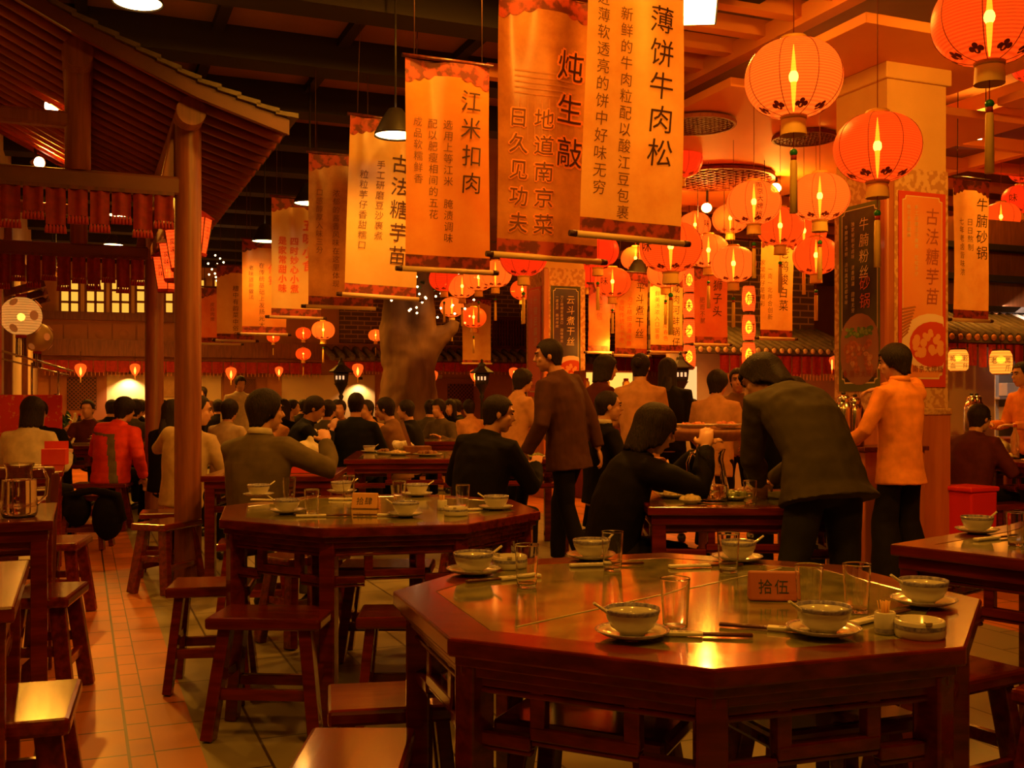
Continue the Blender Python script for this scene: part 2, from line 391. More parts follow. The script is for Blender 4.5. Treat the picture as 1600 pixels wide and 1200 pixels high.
def square_table(label, loc, rz, w=.92, d=.92, stone=True):
    t = thing('square_table', label, 'table', loc, rz, 'square dark wood tables')
    a, c = w/2, d/2; rect = lambda i: [(-a+i, -c+i), (a-i, -c+i), (a-i, c-i), (-a+i, c-i)]
    MB().ringprism(rect(0), rect(.11), TH-.04, TH).build('top_frame', WOOD, t, bevel=.006)
    MB().ringprism(rect(.02), rect(.12), TH-.085, TH-.04).build('moulding', WOOD, t, bevel=.004)
    MB().prism(rect(.108), TH-.05, TH-.0015).build('stone_top' if stone else 'centre_panel', STONE if stone else WOOD, t)
    r = rect(.055)
    for k in range(4):
        MB().box((r[k][0], r[k][1], .36), (.065, .065, .72)).build('leg', WOOD, t, bevel=.006)
        apron_mb(r[k], r[(k+1) % 4]).build('apron', WOOD, t, bevel=.004)
    return t
NEAR = Vector((.430, 2.685, 0)); NEAR_R = R(-4.4)
near_table = octagon_table('large octagonal dark red table with a green stone top nearest the camera', NEAR, NEAR_R, R(50))
MIDT = Vector((-.605, 4.79, 0)); MID_R = R(-9.5)
mid_table = octagon_table('octagonal dark red table in front of the man in the grey sweater', MIDT, MID_R)
RTC = Vector((2.0, 3.56, 0))
square_table('dark wood table at the right edge with one place laid', RTC, R(-50), 1.0, 1.0)
CT = Vector((1.10, 5.33, 0))
square_table('dark wood table with a water jug where the man in the dark jacket eats', CT, R(-2), .92, 1.0)
square_table('dark wood table at the left edge nearest the camera', Vector((-1.76, 2.73, 0)), GR, .9, .79, False)
square_table('dark wood table at the left edge holding a glass jug', Vector((-2.45, 4.51, 0)), GR, .92, .82, False)
square_table('dark wood table beyond the chair at the left edge', Vector((-3.68, 7.50, 0)), GR, .92, .92)
square_table('dark wood table behind the red puffer jacket', Vector((-4.35, 11.6, 0)), R(22), 1.5, .95)
square_table('dark wood table with leftover dishes behind the octagonal one', Vector((-.85, 9.36, 0)), R(4), 1.15, 1.4)
square_table('dark wood table with a jug behind the man in the black jacket', Vector((-.75, 12.6, 0)), R(10), 1.2, .9)
square_table('dark wood table with a big teapot left of the man seen from behind', Vector((-2.35, 11.0, 0)), R(4), 1.1, .95)
square_table('dark wood table under the arm of the man in the grey sweater', Vector((-1.60, 7.22, 0)), R(3), .85, .85)
square_table('dark wood table at the right edge behind the pillar', Vector((4.55, 8.25, 0)), R(12), 1.2, .95)
square_table('dark wood table behind the walking man', Vector((-.04, 9.02, 0)), R(8), .95, .9)
for i, (px, D) in enumerate(((330, 13.6), (250, 16.6), (420, 17.4), (560, 15.6), (720, 17.0))):
    square_table(['crowded far table behind the white-shirted man', 'crowded far table under the lamp-lit wall', 'crowded far table near the standing waitress', 'crowded far table left of the tree trunk', 'crowded far table right of the tree trunk'][i], Vector(((px-800)/F*D, D, 0)), GR, 1.3, .95)

def make_stool(label, loc, rz, w=.42, d=.26, h=.46, first=[None]):
    if first[0] is None:
        t = thing('wooden_stool', label, 'stool', loc, rz, 'dark red wooden stools')
        m = MB(); m.box((0, 0, .437), (.42, .26, .046)); m.build('seat', WOOD, t, bevel=.012)
        for sx in (-1, 1):
            for sy in (-1, 1):
                m = MB(); m.beam((sx*.145, sy*.075, .42), (sx*.195, sy*.125, .003), .062, .045, up=(sx, 0, 0)); m.build('leg', WOOD, t, bevel=.005)
        for sx in (-1, 1):
            m = MB(); m.beam((sx*.168, -.09, .23), (sx*.168, .09, .23), .028, .04); m.build('stretcher', WOOD, t, bevel=.003)
        for sy in (-1, 1):
            m = MB(); m.beam((-.17, sy*.102, .17), (.17, sy*.102, .17), .028, .04); m.build('stretcher', WOOD, t, bevel=.003)
        first[0] = t
    else: t = copy_thing(first[0], label, loc, rz)
    t.scale = (w/.42, d/.26, h/.46); return t
STOOLS = [
 ('wooden stool in the aisle, second from the camera on the left side', -1.99, 4.52, 100, .40, .26),
 ('wooden stool in the aisle beyond the jug table', -2.62, 6.15, 100, .40, .26),
 ('wooden stool half out of the frame at the lower left corner', -1.33, 2.86, 108, .42, .28),
 ('wooden stool between the aisle and the mid octagonal table', -1.34, 4.72, 8, .36, .30),
 ('wooden stool in front of the left side of the mid octagonal table', -.92, 4.06, -4, .44, .28),
 ('wooden stool in the shadow under the front of the mid octagonal table', -.42, 4.08, 2, .34, .27),
 ('wooden stool with its corner under the left leg of the nearest table', -.33, 2.93, 10, .36, .28),
 ('wooden stool nearest the camera at the bottom edge', -.37, 2.42, 90, .44, .26),
 ('wooden stool pushed under the far left of the mid octagonal table', -1.10, 5.6, 50, .42, .27),
 ('wooden stool pushed under the middle of the mid octagonal table', -.62, 5.25, 0, .46, .30),
 ('wooden stool pushed under the right of the mid octagonal table', -.02, 4.85, 85, .42, .27),
 ('wooden stool pushed under the nearest table behind its front apron', .22, 2.75, -25, .46, .30),
 ('wooden stool pushed under the nearest table behind its right apron', .80, 2.80, 20, .46, .30),
 ('wooden stool behind the right corner of the nearest table', 1.32, 3.22, 30, .42, .28),
 ('wooden stool at the right edge in front of the square table', 1.66, 3.02, 40, .42, .28),
 ('wooden stool at the lower right corner', 1.42, 2.42, 62, .44, .30),
 ('wooden stool under the right edge table', 2.05, 3.75, 40, .42, .28),
 ('wooden stool with a black bag hung on it in the aisle', -3.62, 9.0, 4, .36, .28),
 ('wooden stool under the red puffer jacket', -3.98, 10.25, 6, .52, .28),
 ('wooden stool between the two pavilion columns', -2.52, 7.7, 15, .36, .27),
 ('wooden stool under the man in the pale shirt', -2.30, 7.05, 70, .40, .28),
 ('wooden stool beside the red bin', 3.86, 8.3, 20, .40, .28),
 ('wooden stool under the man in the grey sweater', -1.48, 6.1, 10, .42, .28),
 ('wooden stool under the black-jacketed man looking right', -.23, 6.75, 30, .42, .28),
 ('wooden stool under the person eating with long black hair', .47, 5.2, 75, .42, .28),
]
for l, x, y, a, ww, dd in STOOLS: make_stool(l, (x, y, 0), R(a), ww, dd)

# the chair with a back between the left tables
t = thing('wooden_chair', 'dark wooden chair whose back rail crosses the left edge above the jug table', 'chair', (-2.66, 5.53, 0), GR)
MB().box((0, .0, .44), (.46, .44, .04)).build('seat', WOODD, t, bevel=.006)
for sx in (-1, 1):
    MB().beam((sx*.21, -.2, .003), (sx*.24, -.24, .9), .045, .045).build('back_post', WOODD, t, bevel=.006)
    MB().box((sx*.21, .19, .21), (.045, .045, .42)).build('leg', WOODD, t, bevel=.006)
MB().beam((-.25, -.24, .9), (.25, -.24, .9), .05, .06).build('back_rail', WOODD, t, bevel=.01)
MB().box((0, -.225, .66), (.16, .018, .44)).build('back_splat', WOODD, t, bevel=.004)
MB().beam((-.21, -.2, .2), (.21, -.2, .2), .03, .03).build('stretcher', WOODD, t)

# ---------------------------------------------------------------- tableware
PROTO = {}
def place(kind, label, cat, group, build, loc, rz=0):
    if kind in PROTO: return copy_thing(PROTO[kind], label, loc, rz)
    t = thing(kind, label, cat, loc, rz, group); build(t); PROTO[kind] = t; return t
def b_bowl(t):
    MB().lathe([(.026, .0), (.028, .006), (.045, .018), (.054, .036), (.0575, .055), (.056, .056), (.052, .036), (.043, .021), (.02, .012), (.0001, .011)], 32).build('body', PORC, t)
    MB().lathe([(.0568, .047), (.0582, .0535), (.0572, .0572), (.0558, .0560), (.0545, .049)], 32).build('painted_rim', BLUE, t)
def b_saucer(t):
    MB().lathe([(.03, 0), (.035, .002), (.062, .008), (.078, .017), (.077, .0185), (.058, .0105), (.03, .006), (.0001, .005)], 32).build('body', PORC, t)
    MB().lathe([(.0720, .0142), (.0786, .0173), (.0775, .0189), (.071, .0160)], 32).build('painted_rim', BLUE, t)
def b_spoon(t):
    m = MB(); m.ell((0, 0, 0), (.020, .027, .008), 12); m.tube([(0, -.015, .002), (0, -.045, .024), (0, -.085, .052)], [.007, .006, .0055], 8, flat=.6); m.build('body', PORC, t)
def b_glass(t):
    MB().lathe([(.0001, 0), (.0235, 0), (.0255, .0008), (.0262, .003), (.0275, .03), (.0322, .109), (.0325, .112), (.0322, .1135), (.0314, .1135), (.0311, .112), (.0308, .109), (.0262, .03), (.0248, .011), (.0238, .0085), (.022, .008), (.0001, .008)], 28).build('body', GLASS, t)
def b_chop(t):
    for s_ in (-1, 1): MB().tube([(s_*.005, -.10, .0045), (s_*.0042, .12, .0045)], [.0028, .0038], 6).build('chopstick', mat('chopstick_wood', (.10, .02, .008), .35, coat=.3), t)
    m = MB(); m.box((0, -.045, .0048), (.024, .125, .0078)); m.build('paper_sleeve', mat('paper', (.82, .76, .64), .7), t, bevel=.002)
    m = MB(); write(m, '大牌档', 0, -.01, .014, lambda x, y: Vector((-x, -y-.055, .0090))); m.build('lettering', INK, t)
def b_ash(t):
    m = MB(); m.lathe([(.0001, 0), (.050, 0), (.052, .006), (.051, .034), (.049, .036), (.042, .036), (.041, .012), (.0001, .010)], 32); m.build('body', PORC, t)
    MB().lathe([(.0522, .019), (.0518, .027)], 32).build('painted_band', BLUE, t)
    for a in (2.2, 4.3): MB().beam((math.cos(a)*.040, math.sin(a)*.040, .036), (math.cos(a)*.053, math.sin(a)*.053, .036), .013, .006).build('notch', mat('notch_shade', (.45, .38, .28), .5), t)
def b_pick(t):
    MB().lathe([(.0001, 0), (.021, 0), (.022, .004), (.022, .044), (.020, .046), (.019, .044), (.019, .01), (.0001, .01)], 24).build('cup', PORC, t)
    MB().lathe([(.0223, .003), (.0223, .012)], 24).build('painted_band', BLUE, t)
    m = MB()
    for k in range(22):
        a, r_ = random.random()*6.28, .014*math.sqrt(random.random()); m.tube([(r_*.5*math.cos(a), r_*.5*math.sin(a), .012), (r_*1.25*math.cos(a), r_*1.25*math.sin(a), .068)], .0012, 5)
    o = m.build('toothpicks', mat('pale_stick', (.75, .42, .12), .6), t); o['kind'] = 'stuff'
def onT(px, py): return Pz(px, py, TH)
def setting(where, px, py, spoon=0, ash=False):
    c = onT(px, py)
    place('saucer', 'saucer under the bowl '+where, 'saucer', 'blue-rimmed saucers', b_saucer, c)
    place('rice_bowl', 'blue-rimmed rice bowl '+where, 'bowl', 'blue-rimmed rice bowls', b_bowl, c+Vector((0, 0, .0055)))
    if spoon is not None:
        s_ = place('soup_spoon', 'spoon in the bowl '+where, 'spoon', 'china soup spoons', b_spoon, c+Vector((0, 0, .024)), spoon)
N_ = 'the nearest table'; M_ = 'the mid table'
setting('at the near left edge of '+N_, 988, 996, R(-75))
setting('at the near right edge of '+N_, 1287, 992, R(-70))
setting('beside the ashtray at the right corner of '+N_, 1443, 946, R(-80))
setting('at the left corner of '+N_, 740, 897, R(110))
setting('at the far left edge of '+N_, 924, 874, R(120))
setting('at the far right edge of '+N_, 1152, 877, R(100))
setting('with its saucer at the front left of '+M_, 448, 802, R(-95))
setting('at the far left of '+M_, 404, 776, R(120))
setting('at the back of '+M_+' left of the number block', 534, 771, R(110))
setting('at the near front of '+M_, 634, 807, R(-75))
setting('at the back of '+M_+' behind the tall glass', 652, 775, R(105))
setting('at the right corner of '+M_, 775, 796, R(-70))
setting('on the table at the right edge', 1527, 833, R(105))
setting('on the leftover table behind '+M_, 577, 707, R(105))
for w_, px, py in (('right of the near left bowl on '+N_, 1055, 985), ('left of the long seam on '+N_, 823, 917), ('by the far left bowl on '+N_, 957, 891), ('by the far right bowl on '+N_, 1138, 894),
    ('behind the near right bowl on '+N_, 1264, 958), ('in the middle right of '+N_, 1339, 956), ('beside the bowl on the table at the right edge', 1588, 852),
    ('with an orange glint left of the number block on '+M_, 487, 806), ('at the far left of '+M_+' beside a bowl', 452, 782), ('in front of the back bowl on '+M_, 545, 778), ('tall and behind the near bowl on '+M_, 624, 789), ('behind the ashtray on '+M_, 723, 797)):
    place('drinking_glass', 'clear drinking glass '+w_, 'glass', 'clear drinking glasses', b_glass, onT(px, py))
for w_, px, py, a in (('pointing right from the near left bowl on '+N_, 1085, 994, -97), ('in paper at the left corner of '+N_, 790, 906, 118), ('in paper along the far left edge of '+N_, 945, 884, -78), ('along the far right edge of '+N_, 1100, 886, -80),
    ('left of the near right bowl on '+N_, 1212, 985, 70), ('beside the toothpick cup on '+N_, 1375, 967, -50), ('in paper on the table at the right edge', 1555, 842, -60), ('at the front left of '+M_, 503, 807, -80), ('left of the near bowl on '+M_, 596, 806, 90), ('in paper at the far left of '+M_, 425, 783, -100), ('in paper at the back of '+M_, 548, 781, -90), ('at the right of '+M_, 748, 797, -70)):
    place('chopsticks', 'dark wooden chopsticks pair '+w_, 'chopsticks', 'chopsticks in paper sleeves', b_chop, onT(px, py)+Vector((0, 0, .0005)), R(a))
for w_, px, py in (('at the right corner of '+N_, 1437, 994), ('at the left corner of '+N_+' behind a glass', 797, 887), ('at the front right of '+M_, 712, 805)):
    place('ashtray', 'round white ashtray '+w_, 'ashtray', 'white ashtrays', b_ash, onT(px, py), .4)
for w_, px, py in (('beside the ashtray on '+N_, 1383, 989), ('on '+M_, 691, 797)):
    place('toothpick_holder', 'white toothpick cup full of orange picks '+w_, 'toothpick holder', 'toothpick cups', b_pick, onT(px, py))
def number_block(label, loc, rz, text, col, s=1.0):
    t = thing('table_number', label, 'table sign', loc, rz, 'wooden table number blocks'); w2, h, d = .06*s, .07*s, .03*s
    m = MB(); vs = [m.v(p) for p in ((-w2, -d, 0), (w2, -d, 0), (w2, d, 0), (-w2, d, 0), (-w2, -.004, h), (w2, -.004, h), (w2, .006, h), (-w2, .006, h))]
    for f in ((3, 2, 1, 0), (4, 5, 6, 7), (0, 1, 5, 4), (1, 2, 6, 5), (2, 3, 7, 6), (3, 0, 4, 7)): m.f([vs[k] for k in f])
    m.build('block', col, t, bevel=.006)
    m = MB(); sl = (d-.004)/h
    def fn(x, y): return Vector((x, -d + (y+h/2)*sl - .0012, h/2+y))
    for k, ch in enumerate(text): write(m, ch, (k-(len(text)-1)/2)*.039*s, 0, .036*s, fn)
    m.build('lettering', mat('dark_green_ink', (.03, .035, .015), .5), t)
number_block('reddish wooden table number block with two characters on the nearest table', onT(1207, 936), R(-6), '拾伍', mat('block_red', (.36, .09, .03), .45, col2=(.45, .12, .04)))
number_block('small tan wooden table number block on the mid octagonal table', onT(571, 794), R(-8), '拾肆', mat('block_tan', (.62, .30, .10), .5), 1.0)
# ---------------------------------------------------------------- ceiling lamps (each really lights the hall)
ZL = 3.96
def dome_lamp(label, loc, r=.17, power=150):
    t = thing('ceiling_lamp', label, 'ceiling lamp', loc, 0, 'round hanging ceiling lamps')
    MB().lathe([(.02, .20), (.05, .19), (.09, .13), (r*.98, .02), (r, 0), (r*.96, .004), (.085, .11), (.02, .16)], 28).build('shade', BLACKM, t)
    MB().lathe([(.0001, .012), (r*.93, .012)], 28).build('diffuser', LIGHTDISC, t)
    MB().tube([(0, 0, .19), (0, 0, ZC-loc[2])], .008, 6).build('rod', BLACKM, t)
    lamp('SPOT', Vector(loc)+Vector((0, 0, -.01)), power, size=.13, spot=R(155), aim=Vector(loc)-Vector((0, 0, 2)))
for l, px, py in (('round white ceiling lamp above the pavilion roof, largest of its row', 215, 6), ('round ceiling lamp seen inside the pavilion, upper of the row between the beams', 185, 337), ('round ceiling lamp seen just above the lower pavilion beam', 177, 383),
                  ('round ceiling lamp seen behind the lower fringe', 167, 425), ('round ceiling lamp just over the lit windows', 163, 442)):
    dome_lamp(l, P(px, py, F*(ZL-HC)/(YH-py)), .17, 220 if py > 100 else 110)
for l, px, py, z in (('round ceiling lamp lighting the banner left of the largest orange one', 618, 213, 3.12), ('round ceiling lamp at the top of a dark banner', 484, 319, 3.08), ('small round lamp over the brightest yellow banner', 414, 378, 3.02), ('round lamp over the banner with the boiled tofu dish behind the lanterns', 997, 431, 2.75)):
    dome_lamp(l, P(px, py, F*(z-HC)/(YH-py)), .15, 90 if z > 3 else 160)
def flood(label, loc, aim, power, w_=.26):
    t = thing('flood_lamp', label, 'flood lamp', loc, 0, 'rectangular flood lamps under the joists')
    d = (Vector(aim)-Vector(loc)).normalized(); q = d.to_track_quat('-Z', 'Y').to_matrix().to_4x4()
    m = MB(); m.M = q; m.box((0, 0, .05), (w_+.03, w_*.7+.03, .09)); m.build('housing', BLACKM, t, bevel=.008)
    m = MB(); m.M = q; m.box((0, 0, -.001), (w_, w_*.7, .008)); m.build('lens', mat('flood_lens', (1, .8, .5), .5, emit=30, ecol=(1, .55, .16)), t)
    m = MB(); m.beam((0, 0, .08), (0, 0, 4.25-loc[2]), .03, .03); m.build('bracket', BLACKM, t)
    lamp('SPOT', Vector(loc)+d*.02, power, size=.12, spot=R(150), aim=aim); lamp('POINT', Vector(loc)+d*.12, power*.13, size=.1)
flood('blazing flood lamp right of the nearest banner', P(1087, 18, 7.0), (1.0, 4.0, .5), 260)
flood('flood lamp right of the near poster pillar', P(1515, 205, 10.5), (4.0, 6.5, .8), 260)
def spotl(label, loc, aim, power, bare=0):
    t = thing('spotlight', label, 'spotlight', loc, 0, 'small round spotlights')
    d = (Vector(aim)-Vector(loc)).normalized(); q = d.to_track_quat('-Z', 'Y').to_matrix().to_4x4()
    m = MB(); m.M = q; m.lathe([(.0001, .16), (.03, .155), (.045, .08), (.06, 0), (.055, .004), (.04, .07), (.0001, .075)], 18); m.build('housing', STEEL, t)
    m = MB(); m.M = q; m.lathe([(.0001, .012), (.054, .012)], 18); m.build('lens', mat('spot_lens', (1, .9, .7), .5, emit=22, ecol=(1, .68, .36)), t)
    m = MB(); m.beam(-d*.1, (-d.x*.1, -d.y*.1, max(.15, min(.6, 4.25-loc[2]))), .02, .02); m.build('bracket', BLACKM, t)
    lamp('SPOT', Vector(loc)+d*.02, power, size=.05, spot=R(95), aim=aim)
    if bare: lamp('POINT', Vector(loc)+d*.08-Vector((0, 0, .05)), bare, size=.06)
spotl('small spotlight below the largest lit lantern', P(1283, 176, 9.5), (2.5, 7.0, 1.5), 60, 30)
spotl('small spotlight between the lettered lantern and its right neighbour', P(1212, 294, 11.5), (1.5, 8, 1), 60, 30)
spotl('small spotlight above the lantern cluster beside the nearest banner', P(1104, 325, 12.0), (1.2, 8.0, .8), 60, 30)
spotl('small spotlight in the gap right of the near pillar, upper of two', P(1506, 160, 11.0), (4.0, 8, 1), 40)
spotl('small spotlight in the gap right of the near pillar, lower of two', P(1521, 262, 13.0), (5.0, 9, 1), 40)
spotl('small spotlight under the pavilion roof beside the king post', P(81, 166, 8.6), (-2.6, 7.0, 3.2), 200)
spotl('small spotlight under the far slope of the pavilion roof', P(62, 254, 10.5), (-2.6, 8.6, 3.2), 300)
spotl('tiny spotlight between the pavilion fringes, upper one', P(88, 417, 16.5), (-6, 19, 1), 30)
spotl('tiny spotlight between the pavilion fringes, lower one', P(92, 428, 15.0), (-6, 18, 1), 30)
spotl('small spotlight seen through the upper fringe', P(92, 310, 12.0), (-5, 15, 1), 40)
# the same kind of lamps go on over the tables behind the camera
for x, y, p_ in ((.3, 1.9, 170), (2.4, 1.2, 110), (-2.0, 3.9, 85), (.4, -1.6, 45), (-2.6, 1.2, 22)):
    lamp('SPOT', (x, y, 4.0), p_, size=.14, spot=R(150), aim=(x, y, 0))
for p, a, p_ in (((1.0, 3.3, 4.0), (.55, 5.4, 2.7), 150), ((-.2, 4.5, 4.0), (-.2, 6.2, 2.7), 110), ((.0, 6.1, 4.0), (-1.1, 8.3, 2.7), 130), ((3.5, 5.2, 3.45), (2.95, 7.7, 2.3), 210)):  # unseen spots added out of frame to brighten the banners and the pillar
    lamp('SPOT', p, p_, size=.12, spot=R(100), aim=a)

# ---------------------------------------------------------------- hanging banners
def banner_mat(name, c1, c2, seed=0, rough=.30, tr=.35):
    m = bpy.data.materials.new(name); m.use_nodes = True; nt = m.node_tree; N = nt.nodes.new; L = nt.links.new
    b = nt.nodes['Principled BSDF']; out = nt.nodes['Material Output']
    tc = N('ShaderNodeTexCoord'); nz = N('ShaderNodeTexNoise'); nz.inputs['Scale'].default_value = 3.2; nz.inputs['Detail'].default_value = 9; nz.inputs['Roughness'].default_value = .65
    mp = N('ShaderNodeMapping'); mp.inputs['Location'].default_value = (seed*3.1, seed, 0); L(tc.outputs['Object'], mp.inputs[0]); L(mp.outputs[0], nz.inputs[0])
    cr = N('ShaderNodeValToRGB'); cr.color_ramp.elements[0].position = .34; cr.color_ramp.elements[1].position = .66
    cr.color_ramp.elements[0].color = (*c1, 1); cr.color_ramp.elements[1].color = (*c2, 1); L(nz.outputs['Fac'], cr.inputs[0])
    L(cr.outputs[0], b.inputs['Base Color']); b.inputs['Roughness'].default_value = rough
    tl = N('ShaderNodeBsdfTranslucent'); L(cr.outputs[0], tl.inputs[0]); mx = N('ShaderNodeMixShader'); mx.inputs[0].default_value = tr
    L(b.outputs[0], mx.inputs[1]); L(tl.outputs[0], mx.inputs[2]); L(mx.outputs[0], out.inputs['Surface'])
    return m
BAN = {'tan': banner_mat('banner_tan', (.76, .34, .08), (.90, .50, .15), 0), 'orange': banner_mat('banner_orange', (.82, .25, .04), (.88, .35, .07), 2), 'brown': banner_mat('banner_brown', (.36, .11, .022), (.66, .27, .06), 4),
       'red': banner_mat('banner_red', (.55, .09, .03), (.62, .15, .05), 6), 'yellow': banner_mat('banner_yellow', (.84, .46, .12), (.86, .56, .20), 8)}
BORD = mat('banner_border', (.42, .05, .02), .6, col2=(.14, .02, .012), scale=16, detail=5, lo=.46, hi=.56)
ROD = mat('scroll_rod', (.74, .50, .26), .45)
OUTL = mat('red_ink', (.62, .05, .012), .6); HALO = mat('halo_ink', (.86, .26, .05), .6); SCENEINK = mat('faded_ink', (.52, .20, .07), .7)
def banner(label, px, D, wid, ztop, zbot, kind, cols, tilt=0.0, top_band=.085, bot_band=.075, fold=.012, rod=True, rz=GR, seed=0, halo=False, scene=False, rope=True):
    """cols: (x from the left 0..1, first row 0..1 from the top, sign size in m, text, ink)"""
    loc = P(px, YH, D); loc.z = 0
    loc -= BX*zbot*math.sin(tilt)
    t = thing('hanging_banner', label, 'banner', loc, rz, 'printed cloth scroll banners'); t.rotation_euler.y = tilt
    H_ = ztop-zbot; off = loc.x*.0
    rnd = random.Random(seed); ph = [rnd.random()*6.28 for _ in range(4)]
    def surf(x, z, d=0.0):      # x across from the middle, z height
        k = (z-zbot)/H_
        y = fold*(math.sin(x*15+ph[0]+1.4*k) + .22*math.sin(x*31+ph[1]-2.2*k) + .8*math.sin(5*k+ph[2]+3*x))*(.35+.9*k)
        return Vector((x, y-d, z))
    def strip(z0, z1, nz): return lambda a, c: surf((a-.5)*wid, z0+(z1-z0)*c)
    cl = MB(); cl.sheet(strip(zbot+bot_band, ztop-top_band, 1), 40, 40); cl.build('cloth', BAN[kind], t)
    e = MB(); e.sheet(strip(zbot, zbot+bot_band, 1), 40, 3); e.build('bottom_border', BORD, t)
    if top_band > 0:
        e = MB()
        e.sheet(strip(ztop-top_band, ztop, 1), 40, 6)
        for s_ in (-1, 1):      # cloud-shaped lower edge of the top border
            n = 24; pts = [surf(s_*wid/2*.995, ztop-top_band, .003)]
            for i in range(n+1):
                q = i/n; x = s_*wid/2*(.995-.7*q); dz = -.055*(1-q)**1.2 - .016*abs(math.sin(q*9.5)); pts.append(surf(x, ztop-top_band+dz, .003))
            for a, b_ in zip(pts[1:], pts[2:]): e.poly([a, b_, surf(b_.x, ztop-top_band, .003), surf(a.x, ztop-top_band, .003)])
        e.build('top_border', BORD, t)
    if scene:
        e = MB()
        for k in range(5):
            z0 = ztop-.42-.03*k
            e.sheet(lambda a, c: surf(-.2+.36*a, z0-.006*math.sin(a*PI)+.008*c, .0035), 14, 1)
        for k in range(9): e.sheet(lambda a, c: surf(-.17+.04*k+.006*a, ztop-.80+.24*c, .0035), 1, 4)
        e.build('printed_picture', SCENEINK, t)
    if halo:
        for x, y, s_, tx, ink, *sp_ in cols:
            e = MB()
            for dx, dy in ((.006, 0), (-.006, 0), (0, .006), (0, -.006), (.005, .005), (-.005, -.005)): write(e, tx, (x-.5)*wid+dx*s_*11, ztop-y*H_+dy*s_*11, s_, lambda a, b_: surf(a, b_, .006), *sp_)
            e.build('lettering_halo', HALO, t)
    for x, y, s_, tx, ink, *sp_ in cols:
        e = MB(); write(e, tx, (x-.5)*wid, ztop-y*H_, s_, lambda a, b_: surf(a, b_, .009), *sp_, slant=.06)
        e.build('lettering', {'k': INK, 'r': OUTL, 'b': mat('brown_ink', (.16, .05, .015), .6)}[ink], t)
    if rod:
        MB().tube([(-wid/2-.02, 0, zbot-.012), (wid/2+.02, 0, zbot-.012)], .017, 10).build('bottom_rod', ROD, t)
        for s_ in (-1, 1): MB().tube([(s_*(wid/2+.02), 0, zbot-.012), (s_*(wid/2+.058), 0, zbot-.012)], [.018, .015], 10).build('rod_knob', INK, t)
    MB().tube([(-wid/2-.02, 0, ztop+.012), (wid/2+.02, 0, ztop+.012)], .013, 8).build('top_rod', ROD if not rod else WOODD, t)
    for s_ in (-1, 1):
        if ztop < ZC-.15: MB().tube([(s_*wid*.4, 0, ztop+.01), (s_*wid*.4, 0, ZC-.02)], .004, 5).build('cord', INK, t)
    return t
k_ = 'k'
banner('nearest tan banner with the biggest dark characters', 986, 5.35, .575, 3.50, 2.10, 'tan', ((.75, .197, .150, '薄饼牛肉松', k_, 1.14), (.41, .195, .075, '新鲜的牛肉粒配以酸江豆包裹', 'b'), (.165, .158, .077, '进薄软透亮的饼中好味无穷', 'b')), tilt=R(1.6), fold=.014, seed=3)
banner('brown banner with haloed characters overlapped by the nearest banner', 856, 5.72, .60, 3.46, 2.05, 'brown', ((.70, .255, .175, '炖生敲', k_, 1.35), (.44, .475, .115, '地道南京菜', 'b', 1.24), (.20, .475, .115, '日久见功夫', 'b', 1.24)), tilt=R(1.0), fold=.018, seed=5, halo=True, scene=True)
banner('orange banner with four large characters left of the brown one', 700, 6.45, .545, 3.33, 2.07, 'orange', ((.77, .175, .140, '江米扣肉', k_, 1.2), (.50, .30, .062, '选用上等江米 腌渍调味', 'b'), (.325, .30, .062, '配以肥瘦相间的五花', 'b'), (.145, .30, .062, '成品软糯鲜香', 'b')), tilt=R(.1), seed=7)
banner('yellow lit banner with a column of five large characters', 595, 8.0, .56, 3.39, 2.06, 'yellow', ((.71, .24, .150, '古法糖芋苗', k_, 1.16), (.44, .26, .068, '手工研磨豆沙裹煮', 'b'), (.22, .32, .068, '粒粒芋仔香甜糯口', 'b')), tilt=R(1.8), seed=9)
banner('brown banner with small characters left of the yellow lit one', 533, 8.95, .56, 3.33, 2.06, 'brown', ((.86, .25, .12, '酱香排骨', 'r'), (.42, .25, .062, '浓郁的酱香风味在这里体现', 'b'), (.17, .25, .062, '口感醇厚入味三分', 'b')), tilt=R(.2), seed=11)
banner('tan banner with red outlined characters', 463, 10.6, .50, 3.28, 2.10, 'yellow', ((.74, .22, .12, '五味小食', 'r'), (.46, .36, .085, '四时妙心小煮', 'r'), (.22, .36, .085, '是家常甜小味', 'r')), tilt=R(.2), seed=13, halo=True)
banner('narrow banner with the brightest yellow glow', 413, 12.2, .50, 3.10, 2.03, 'orange', ((.70, .30, .12, '什锦', 'r'), (.44, .27, .068, '在传统基础上发扬光大', 'b'), (.2, .3, .06, '老味道新做法', 'b')), seed=15)
banner('dull tan banner second from the far end of the left row', 368, 13.4, .46, 2.95, 2.02, 'tan', ((.5, .30, .075, '糟中有韵菜中俗名', 'b'),), seed=17)
banner('dark brown banner at the far end of the left row', 344, 14.6, .52, 2.80, 2.04, 'red', ((.65, .3, .07, '金陵盐水鸭', 'b'), (.3, .3, .06, '皮白肉嫩', 'b')), seed=19)
